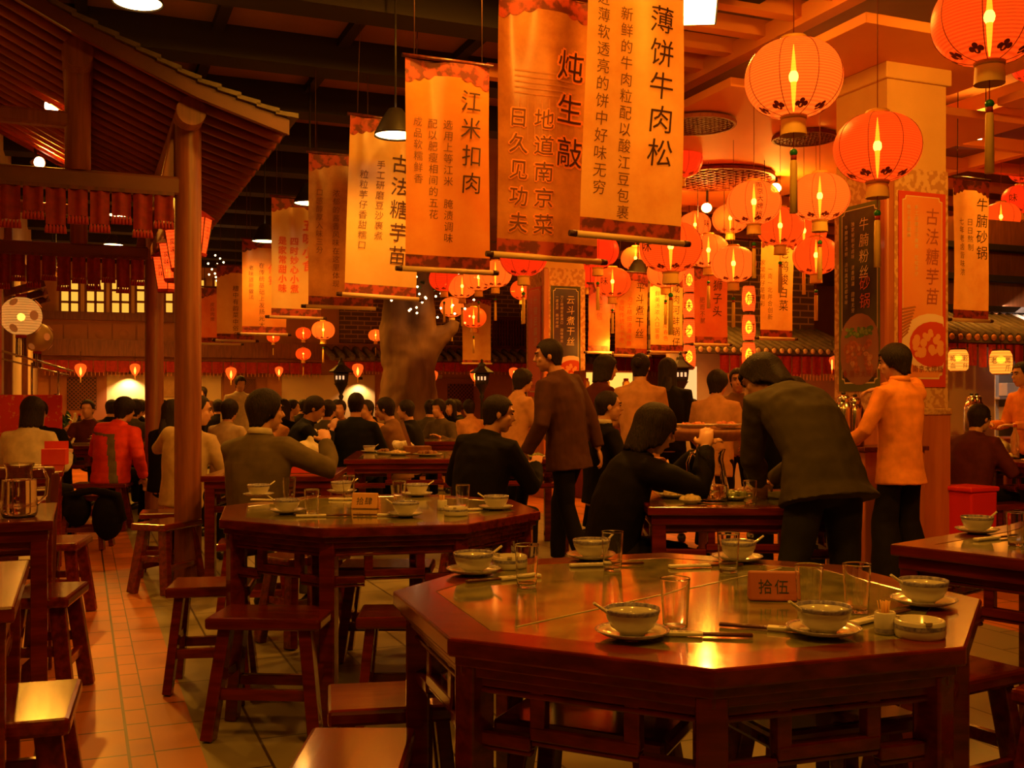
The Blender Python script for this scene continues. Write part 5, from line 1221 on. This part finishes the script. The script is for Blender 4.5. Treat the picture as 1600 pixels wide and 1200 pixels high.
    remesh(m, 'trousers', CL[leg], t, vox*1.25, 3, .005, 8, px % 13)
    for sd in (-1, 1):
        An = legs[sd][2]; m = MB(); b = An+V((0, .045, -.05)); q = .045/1
        rings = [m.ring(b+V((0, yy, zz)), (a, 0, 0), (0, 0, hh), 12) for yy, a, hh, zz in ((-.115, .012, .015, 0), (-.10, .036, .036, .0), (-.04, .04, .045, .006), (.04, .042, .032, -.006), (.11, .040, .026, -.012), (.14, .015, .012, -.018))]
        m.skin(rings, True); m.build('shoe', mat('black_shoe', (.014, .010, .008), .35), t)
    return t
PE = person
PE('man in a grey sweater with a pale collar seated with his back to the camera', 400, 6.1, 14, top='grey', leg='olive', hair='tuft', yaw=42, lean=.10, Rr=(.30, .30, 1.02), er=(.9, -.2, -.7), L=(-.1, .38, .84), collar='white', detail=2, hipz=.53, wide=1.06)
PE('man in a pale shirt half hidden by the near pavilion column', 283, 8.05, 12, top='pale', leg='black', hair='crop', yaw=62, side=.12, lean=.14, L=(-.10, .34, .92), el=(-1, -.35, -.2), detail=1, hipz=.52)
def paint_red(me):
    for p in me.polygons:
        c = p.center
        if p.normal.y < .25 and ((.0 < c.x-.12*(.95-c.z) < .075 and c.z < .93) or (.905 < c.z+.12*c.x < .93 and c.x < .075)): p.material_index = 1
PE('person in a red puffer jacket with a grey stripe leaning on a stool', 172, 10.3, 8, top='red', leg='black', hair='tuft', lean=.22, side=.10, yaw=25, Rr=(.30, .10, .50), L=(-.2, .40, .85), quilt=True, paint=paint_red, wide=1.12, detail=1, dsp=.003)
PE('woman in a white top with bobbed black hair at the left edge', 38, 8.7, 4, top='white', leg='black', hair='bob', lean=.16, detail=1, wide=1.0, hipz=.50)
PE('person in a black coat half hidden behind the woman in white', 62, 9.75, 160, top='black', leg='black', hair='short', lean=.12, detail=0, wide=1.2, s=.95)
PE('balding man in black seated with his back turned behind the leftover table', 554, 10.35, 3, top='navy', leg='black', hair='balding', lean=.08, detail=1, wide=1.05, hipz=.54)
PE('man in a brown jacket facing left with folded hands', 626, 10.95, 285, top='tan', leg='black', hair='short', lean=.22, yaw=-4, L=(-.05, .36, .84), Rr=(.08, .34, .84), detail=1)
PE('man in a navy jacket leaning right over his bowl', 457, 10.0, 75, top='navy', leg='black', hair='short', lean=.28, yaw=4, pitch=14, L=(-.1, .36, .98), Rr=(.1, .36, .98), detail=1, hipz=.54)
PE('man in a black jacket seated in the middle and looking right', 744, 6.75, 32, top='black', leg='black', hair='short', lean=.20, yaw=48, side=.10, detail=2, wide=1.12, hipz=.52, L=(-.2, .36, .84), Rr=(.22, .38, .84))
PE('man in a brown jacket walking past the tables', 888, 7.75, 308, sit=False, top='brown', leg='black', hair='short', lean=.16, side=-.10, wide=1.12, yaw=-35, stance=.05, kneef=.09, detail=2, hem=.17, flare=.02, L=(-.28, .18, .88), Rr=(.25, -.12, .86), s=1.0)
PE('person with long black hair in a dark jacket eating at the table', 950, 5.2, 78, top='black', leg='black', hair='fringe', lean=.34, yaw=0, pitch=6, L=(-.06, .50, 1.00), Rr=(.10, .47, 1.04), el=(-.8, -.1, -.9), er=(.7, -.2, -.9), detail=2, hipz=.50, wide=1.05, hem=.07)
PE('man in an olive jacket and dark jeans bending over the table', 1290, 4.68, -20, sit=False, top='olive', leg='denim', hair='nape', lean=.82, yaw=-35, pitch=8, hem=.11, flare=.06, stance=.17, L=(.02, .56, .87), Rr=(.14, .62, .86), el=(-.6, -.5, -.4), detail=2, wide=1.04, s=1.0, dsp=.010)
PE('waitress in an orange jacket and black trousers in front of the near pillar', 1408, 6.92, -28, sit=False, top='orange', leg='black', hair='tuft', lean=.03, yaw=-28, pitch=10, s=.945, hem=.17, flare=.03, L=(-.30, .28, .98), Rr=(.16, .34, 1.42), er=(1, -.1, .25), wideleg=.05, stance=.09, detail=2, collar='orange', wide=.95)
PE('man with a receding hairline and a white collar looking right', 937, 8.15, 72, top='black', leg='black', hair='crop', lean=.06, yaw=12, collar='white', detail=2, hipz=.54)
PE('waitress in peach with a hair bun standing with her back turned', 1000, 8.9, 8, sit=False, top='peach', leg='black', hair='bun', lean=.06, yaw=14, s=.96, detail=1, L=(-.12, .34, 1.1), Rr=(.14, .36, 1.1), hem=.2)
PE('woman with loose black hair standing left of the waitress with the bun', 930, 9.6, 70, sit=False, top='wine', leg='black', hair='bob', yaw=10, s=.97, detail=1)
PE('woman with long black hair standing right of the waitress with the bun', 1043, 9.4, 8, sit=False, top='black', leg='black', hair='long', s=.95, detail=1)
PE('waitress in peach behind the dish cart with a ponytail', 1117, 8.6, 22, sit=False, top='peach', leg='black', hair='tuft', s=.875, yaw=20, detail=1, hem=.2, L=(-.2, .34, 1.0), Rr=(.22, .3, 1.0))
PE('person in beige facing the camera left of the bending man', 1152, 9.6, 190, sit=False, top='tan', leg='black', hair='short', s=.90, detail=1)
PE('person with black hair behind the head of the bending man', 1243, 6.6, 200, top='black', leg='black', hair='short', s=1.0, hipz=.62, detail=1)
PE('man in a dark jacket seated right of the near pillar', 1513, 8.4, 55, top='wine', leg='black', hair='short', lean=.20, yaw=10, detail=1, hipz=.49, s=.95, L=(-.2, .38, .80), Rr=(.24, .40, .80), wide=1.1)
PE('waitress in orange at the right edge carrying a dish', 1612, 9.4, 255, sit=False, top='orange', leg='black', hair='bun', s=.93, detail=1, L=(-.15, .34, 1.12), Rr=(.15, .34, 1.12))
PE('waitress in peach half hidden behind the walking man', 803, 9.85, 60, sit=False, top='peach', leg='black', hair='tuft', s=.90, detail=1, Rr=(.12, .38, 1.0), L=(-.05, .4, 1.0), hem=.2)
PE('far person in brown standing in front of the white bay right of the tree', 673, 19.3, 280, sit=False, top='tan', leg='black', hair='short', s=.88, detail=0)
PE('far waitress in pale uniform standing behind the grey sweater', 373, 15.2, 150, sit=False, top='white', leg='black', hair='short', s=.93, lean=.1, pitch=15, detail=0)
PE('far woman with a ponytail standing right of the near pavilion column', 321, 19.2, 200, sit=False, top='brown', leg='black', hair='tuft', s=.86, detail=0)
CROWD = [('man with glasses facing the camera left of the red puffer jacket', 141, 12.9, 175, 'wine', 'crop'), ('dark-haired diner just right of the red puffer jacket', 203, 12.75, 20, 'olive', 'tuft'), ('dark-haired diner hidden left of the red puffer jacket', 170, 13.9, 0, 'black', 'short'), ('far diner between the red puffer jacket and the far column', 214, 14.6, 10, 'black', 'short'),
 ('long-haired diner seen between the two pavilion columns', 256, 9.5, 30, 'black', 'long'), ('diner with raised head between the two pavilion columns', 262, 12.4, 200, 'brown', 'short'), ('diner with a pale shoulder left of the grey sweater head', 350, 11.2, 20, 'pale', 'tuft'), ('small far diner right of the near pavilion column', 338, 16.2, 0, 'black', 'short'),
 ('woman resting her chin on her hand beyond the grey sweater', 428, 11.9, 195, 'peach', 'short'), ('long-haired diner behind the woman with her chin on her hand', 436, 13.2, 20, 'black', 'long'), ('far diner left of the navy jacket head', 446, 15.0, 80, 'tan', 'short'), ('diner in a grey-brown coat with back turned right of the navy jacket', 506, 11.8, 20, 'olive', 'short'),
 ('far dark head right of the grey-brown coat', 524, 14.2, 0, 'black', 'short'), ('diner facing the camera half behind the balding man', 534, 13.1, 185, 'tan', 'short'), ('diner right of the balding man with a raised glass', 582, 12.4, 215, 'peach', 'short'), ('dark-jacketed diner just behind the man with folded hands', 648, 12.0, 280, 'black', 'short'),
 ('diner in grey with back turned in front of the far brown figure', 668, 13.8, 20, 'olive', 'short'), ('woman in a grey coat looking left right of the tree', 693, 13.4, 215, 'grey', 'tuft'), ('far diner right of the woman in the grey coat', 708, 15.0, 200, 'black', 'long'), ('far diner turning left before the right lattice shutter', 722, 15.8, 270, 'black', 'short'), ('diner with a peach back left of the black jacket man', 738, 14.2, 330, 'peach', 'short'),
 ('curly-haired far diner with a white collar behind the dish cart', 1083, 11.6, 5, 'white', 'tuft'), ('far diner in black behind the far waitress in pale uniform', 392, 18.4, 0, 'black', 'short'), ('far dark head left of the navy jacket', 470, 16.6, 10, 'black', 'short'), ('far dark head against the lit arc left of the tree', 566, 16.9, 0, 'black', 'short'), ('far dark head between the far pavilion column and the near one', 243, 17.5, 20, 'black', 'short'), ('far dark head against the lamp-lit wall patch', 196, 17.2, 0, 'black', 'short')]
for l, px, D, h, tp, hr in CROWD: PE(l, px, D, h, top=tp, leg='black', hair=hr, detail=0, lean=.12, hipz=.50, s=.96, L=(-.03, .22, 1.02) if 'chin' in l else None)
# ---------------------------------------------------------------- jugs, dishes, food, bags
WATER = mat('water', (1, .95, .85), .02, trans=1, ior=1.33)
def jug(label, loc, s=1.0, rz=0, water=.4):
    t = thing('glass_jug', label, 'jug', loc, rz, 'clear glass jugs'); t.scale = (s, s, s)
    MB().lathe([(.0001, 0), (.062, 0), (.066, .004), (.072, .02), (.073, .06), (.060, .13), (.050, .18), (.053, .205), (.0597, .2235), (.0600, .2255), (.0593, .2265), (.0586, .2265), (.0580, .2255), (.0577, .2235), (.0505, .205), (.0475, .18), (.0575, .13), (.070, .06), (.069, .022), (.060, .008), (.0001, .007)], 32).build('body', GLASS, t)
    MB().lathe([(.0001, .009), (.056, .0095), (.0588, .0105), (.067, .023), (.0680, .05), (.0670, .068*water/.4), (.0668, .0695*water/.4), (.066, .07*water/.4), (.0001, .07*water/.4)], 28).build('water', WATER, t)
    m = MB(); m.tube([(.052, 0, .20), (.095, 0, .205), (.112, 0, .16), (.105, 0, .09), (.070, 0, .05)], [.008, .009, .009, .009, .008], 10, flat=.7); m.build('handle', GLASS, t)
    return t
jug('glass water jug standing before the man who bends over', Vector((*onT(1112, 783)[:2], TH)), 1.12, 2.6)
jug('glass jug on the table at the left edge', Pz(30, 808, TH), 1.0, .2, .9)
def dish(label, px, py, r, food, seed, rim=.02, D=None):
    loc = onT(px, py) if D is None else D; t = thing('serving_dish', label, 'dish', loc, 0, 'dishes of food')
    MB().lathe([(.0001, 0), (r*.55, 0), (r*.62, .006), (r, rim), (r*.985, rim+.002), (r*.6, .010), (.0001, .008)], 28).build('plate', PORC, t)
    m = MB(); rnd = random.Random(seed)
    for k in range(16):
        a, q = rnd.random()*6.28, r*.62*math.sqrt(rnd.random()); h = rnd.uniform(.012, .022); m.ell((q*math.cos(a), q*math.sin(a), .014+(1-q/r)*.02), (rnd.uniform(.012, .024), rnd.uniform(.012, .024), h), 8)
    o = m.build('food', mat('food_'+food, {'red': (.50, .09, .03), 'pale': (.72, .52, .28), 'green': (.20, .24, .05), 'brown': (.24, .09, .03)}[food], .4, col2={'red': (.62, .2, .05), 'pale': (.78, .6, .36), 'green': (.3, .3, .08), 'brown': (.36, .16, .06)}[food], scale=30), t); o['kind'] = 'stuff'
for a in (('dish of pale food on the eating table at the left corner', 1052, 778, .075, 'pale', 1), ('small dish beside the jug on the eating table', 1079, 787, .055, 'pale', 2), ('dish of red food on the eating table behind the jug', 1090, 772, .08, 'red', 3), ('dish right of the jug on the eating table', 1148, 781, .08, 'green', 4), ('flat dish at the right of the eating table', 1165, 775, .06, 'brown', 5),
          ('dish of crumpled pale leftovers on the leftover table', 622, 711, .11, 'pale', 6), ('flat plate at the right of the leftover table', 668, 712, .13, 'brown', 7), ('deep red dish on the leftover table', 657, 708, .10, 'red', 8), ('plate beside the bowl on the leftover table', 600, 709, .08, 'brown', 9),
          ('dish with greens behind the walking man', 836, 716, .12, 'green', 10), ('plate on the table under the arm of the grey sweater', 440, 735, .12, 'brown', 11), ('plate of food near the big teapot', 478, 692, .10, 'brown', 12), ('dish on the right edge table behind the pillar', 1570, 716, .10, 'pale', 13), ('plate near the soda bottles', 150, 688, .10, 'pale', 14)): dish(*a)
def bowl_at(label, px, py): place('rice_bowl', label, 'bowl', 'blue-rimmed rice bowls', b_bowl, onT(px, py))
bowl_at('blue-rimmed bowl beside the elbow on the eating table', 1066, 776); bowl_at('blue-rimmed bowl at the right of the eating table', 1178, 770)
place('drinking_glass', 'clear straight drinking glass at the right of the eating table', 'glass', '', b_glass, onT(1172, 788))
def bottle(label, px, py, h, r, m_, cap):
    t = thing('bottle', label, 'bottle', onT(px, py), 0, 'bottles on the far tables')
    MB().lathe([(.0001, 0), (r, 0), (r, h*.62), (r*.38, h*.82), (r*.36, h*.95), (.0001, h*.95)], 18).build('body', m_, t); MB().lathe([(r*.42, h*.92), (r*.42, h), (.0001, h)], 12).build('cap', cap, t)
COLA = mat('cola', (.03, .008, .004), .1, coat=.5)
bottle('dark soda bottle on the table by the red puffer jacket', 124, 683, .30, .045, COLA, RED); bottle('pale bottle left of the dark soda bottle', 117, 679, .30, .04, PORC, PORC); bottle('pale bottle between the pavilion columns', 256, 672, .26, .035, PORC, RED)
bottle('clear bottle on the right edge table', 1586, 715, .28, .035, mat('bottle_glass', (.8, .5, .3), .1, trans=.7), RED)
def teapot(label, px, py, s):
    t = thing('teapot', label, 'teapot', onT(px, py), .3, 'round white teapots'); t.scale = (s, s, s)
    MB().lathe([(.0001, 0), (.06, 0), (.10, .03), (.115, .075), (.10, .12), (.06, .145), (.0001, .15)], 24).build('body', PORC, t); MB().lathe([(.05, .146), (.045, .16), (.015, .168), (.018, .185), (.0001, .19)], 16).build('lid', PORC, t)
    m = MB(); m.tube([(.10, 0, .06), (.15, 0, .09), (.175, 0, .14)], [.022, .016, .011], 8); m.build('spout', PORC, t); m = MB(); m.tube([(-.10, 0, .11), (-.16, 0, .11), (-.165, 0, .06), (-.11, 0, .045)], .009, 8); m.build('handle', PORC, t)
teapot('white teapot right of the woman in white', 90, 704, .85); teapot('big teapot on the table left of the balding man', 487, 697, 1.1); teapot('white pot on the right edge table', 1560, 712, .9)
tag(jug('clear jug on the table right of the tree', Pz(681, 678, TH), 1.0, 1.0, .9), None)
t = thing('red_box', 'red paper box beside the woman in white', 'box', Pz(86, 726, .78), .2); MB().box((0, 0, .06), (.17, .12, .12)).build('carton', RB, t, bevel=.003); MB().box((0, .05, .14), (.17, .006, .07)).build('flap', RB, t)
t = thing('red_box', 'red box with a white cloth under the grey sweater arm', 'box', Pz(478, 738, .78), .1); MB().box((0, 0, .05), (.24, .2, .10)).build('carton', RB, t, bevel=.003)
m = MB(); m.ell((0, 0, .14), (.11, .10, .07), 14); m.ell((.03, 0, .19), (.03, .03, .06), 10); remesh(m, 'cloth', CL['white'], t, .012, 2, .01, 20)
m = MB()
for k in range(9): rnd2 = random.Random(k); m.ell((rnd2.uniform(-.07, .07), rnd2.uniform(-.05, .05), rnd2.uniform(.025, .07)), (.05, .04, .035), 8)
tag(remesh(m, 'crumpled_napkins', mat('paper', (1, 1, 1)), None, .01, 0, .012, 26), 'heap of crumpled napkins on the leftover table', 'napkins').location = onT(628, 708)+Vector((0, .06, .02))
t = thing('cleaver_box', 'wooden serving box with a blade standing up on the leftover table', 'serving box', onT(652, 709), .2); MB().box((0, 0, .035), (.24, .16, .07)).build('tray', WOODB, t, bevel=.006); m = MB(); m.beam((-.06, .03, .06), (-.14, .05, .30), .012, .035); m.build('blade', STEEL, t)
# dish cart in the middle
t = thing('dish_cart', 'round wooden dish cart carrying plates of red food in the middle', 'cart', (*P(1102, 622, 7.6)[:2], 0))
MB().lathe([(.0001, .98), (.30, .98), (.34, 1.03), (.345, 1.06), (.33, 1.06), (.31, 1.0), (.0001, 1.0)], 32).build('tray', WOODB, t); MB().lathe([(.05, 0), (.05, .98)], 14).build('pedestal', WOODD, t); MB().lathe([(.0001, .0), (.26, .0), (.26, .04), (.08, .08), (.0001, .08)], 24).build('foot', WOODD, t)
MB().lathe([(.05, .50), (.27, .50), (.28, .54), (.05, .54)], 28).build('lower_shelf', WOODB, t)
dish('plate of red food on the left of the dish cart', 0, 0, .17, 'red', 21, .03, Vector((*P(1085, 622, 7.5)[:2], 1.065))); dish('plate of red food on the right of the dish cart', 0, 0, .12, 'red', 22, .025, Vector((*P(1134, 622, 7.75)[:2], 1.065)))
# bag on the stool in the aisle
t = thing('shoulder_bag', 'black bag slung over the stool in the aisle', 'bag', (-3.50, 8.96, 0), .05)
m = MB(); m.ell((.10, -.10, .28), (.13, .10, .20), 14); m.ell((-.16, -.06, .34), (.11, .10, .15), 14); m.tube([(-.24, -.12, .30), (-.22, -.15, .47), (0, -.16, .51), (.2, -.15, .47), (.24, -.12, .25)], .035, 10); remesh(m, 'bag_body', CL['black'], t, .014, 2, .008, 12)
# potted plant on the far left
t = thing('potted_plant', 'small green potted plant behind the soda bottles', 'plant', Pz(98, 681, .78), 0); MB().lathe([(.0001, 0), (.05, 0), (.075, .10), (.07, .105), (.0001, .09)], 16).build('pot', mat('terracotta', (.40, .15, .06), .7), t)
m = MB(); rnd = random.Random(8)
for k in range(26): a = rnd.random()*6.28; q = rnd.uniform(.08, .2); h = rnd.uniform(.14, .34); d = Vector((math.cos(a), math.sin(a), 0)); e = Vector((-d.y, d.x, 0))*.022; b = Vector((0, 0, .09)); c = d*q*.5+Vector((0, 0, h)); f_ = d*q+Vector((0, 0, h*.8)); m.poly([b-e*.4, c-e, f_, c+e, b+e*.4])
m.build('leaves', mat('plant_leaf', (.04, .11, .02), .5), t)['kind'] = 'stuff'

# lit stalls at the back of the hall, behind the standing women
t = thing('display_cabinet', 'glowing glass display cabinet behind the head of the woman with loose hair', 'cabinet', (*P(958, 622, 13.6)[:2], 0), GR)
MB().box((0, .1, .55), (.9, .4, 1.1)).build('body', WOODD, t, bevel=.01)
for z in (1.12, 1.36, 1.62): MB().box((0, .1, z), (.9, .36, .02)).build('shelf', WOODD, t)
for x in (-.44, .44): MB().box((x, .1, 1.36), (.03, .36, .52)).build('side', WOODD, t)
MB().box((0, .27, 1.37), (.86, .02, .5)).build('back_light', mat('cabinet_glow', (.3, .2, .08), .5, emit=1.3, ecol=(1, .48, .07)), t)
for k in range(6):
    c = t.matrix_basis @ Vector((-.36+.145*k, .08, 1.13 if k % 2 else 1.37)); b = thing('bottle', ['amber jar at the left end of the glowing cabinet, upper shelf', 'amber jar at the left of the glowing cabinet, lower shelf', 'amber jar left of the middle of the glowing cabinet, upper shelf', 'amber jar right of the middle of the glowing cabinet, lower shelf', 'amber jar right of the middle of the glowing cabinet, upper shelf', 'amber jar at the right end of the glowing cabinet, lower shelf'][k], 'jar', Vector((*(G(0, 0)+t.location+BX*(-.36+.145*k)+AX*.06)[:2], 1.13 if k % 2 == 1 else 1.37)), 0, 'jars in the glowing cabinet')
    MB().lathe([(.0001, 0), (.045, 0), (.05, .02), (.05, .11), (.03, .14), (.0001, .14)], 14).build('body', mat('amber_glass', (.8, .35, .06), .15, trans=.6), b); MB().lathe([(.034, .138), (.034, .165), (.0001, .168)], 12).build('lid', RED, b)
lamp('POINT', (*P(958, 622, 13.2)[:2], 1.95), 14, size=.08)
o = MB().box((0, 0, .95), (.42, .05, 1.0)).build('window_9', mat('arch_glow', (.3, .2, .1), .5, emit=.8, ecol=(1, .58, .20)), loc=(*P(1066, 622, 14.0)[:2], .25), rz=GR); o['kind'] = 'structure'; o['label'] = 'pale lit doorway behind the iron lamp post'
lamp('SPOT', (*P(940, 622, 11.6)[:2], 3.6), 110, size=.15, spot=R(140), aim=(*P(940, 622, 12.2)[:2], 0))  # added spot without a fixture, brightens the centre back of the hall
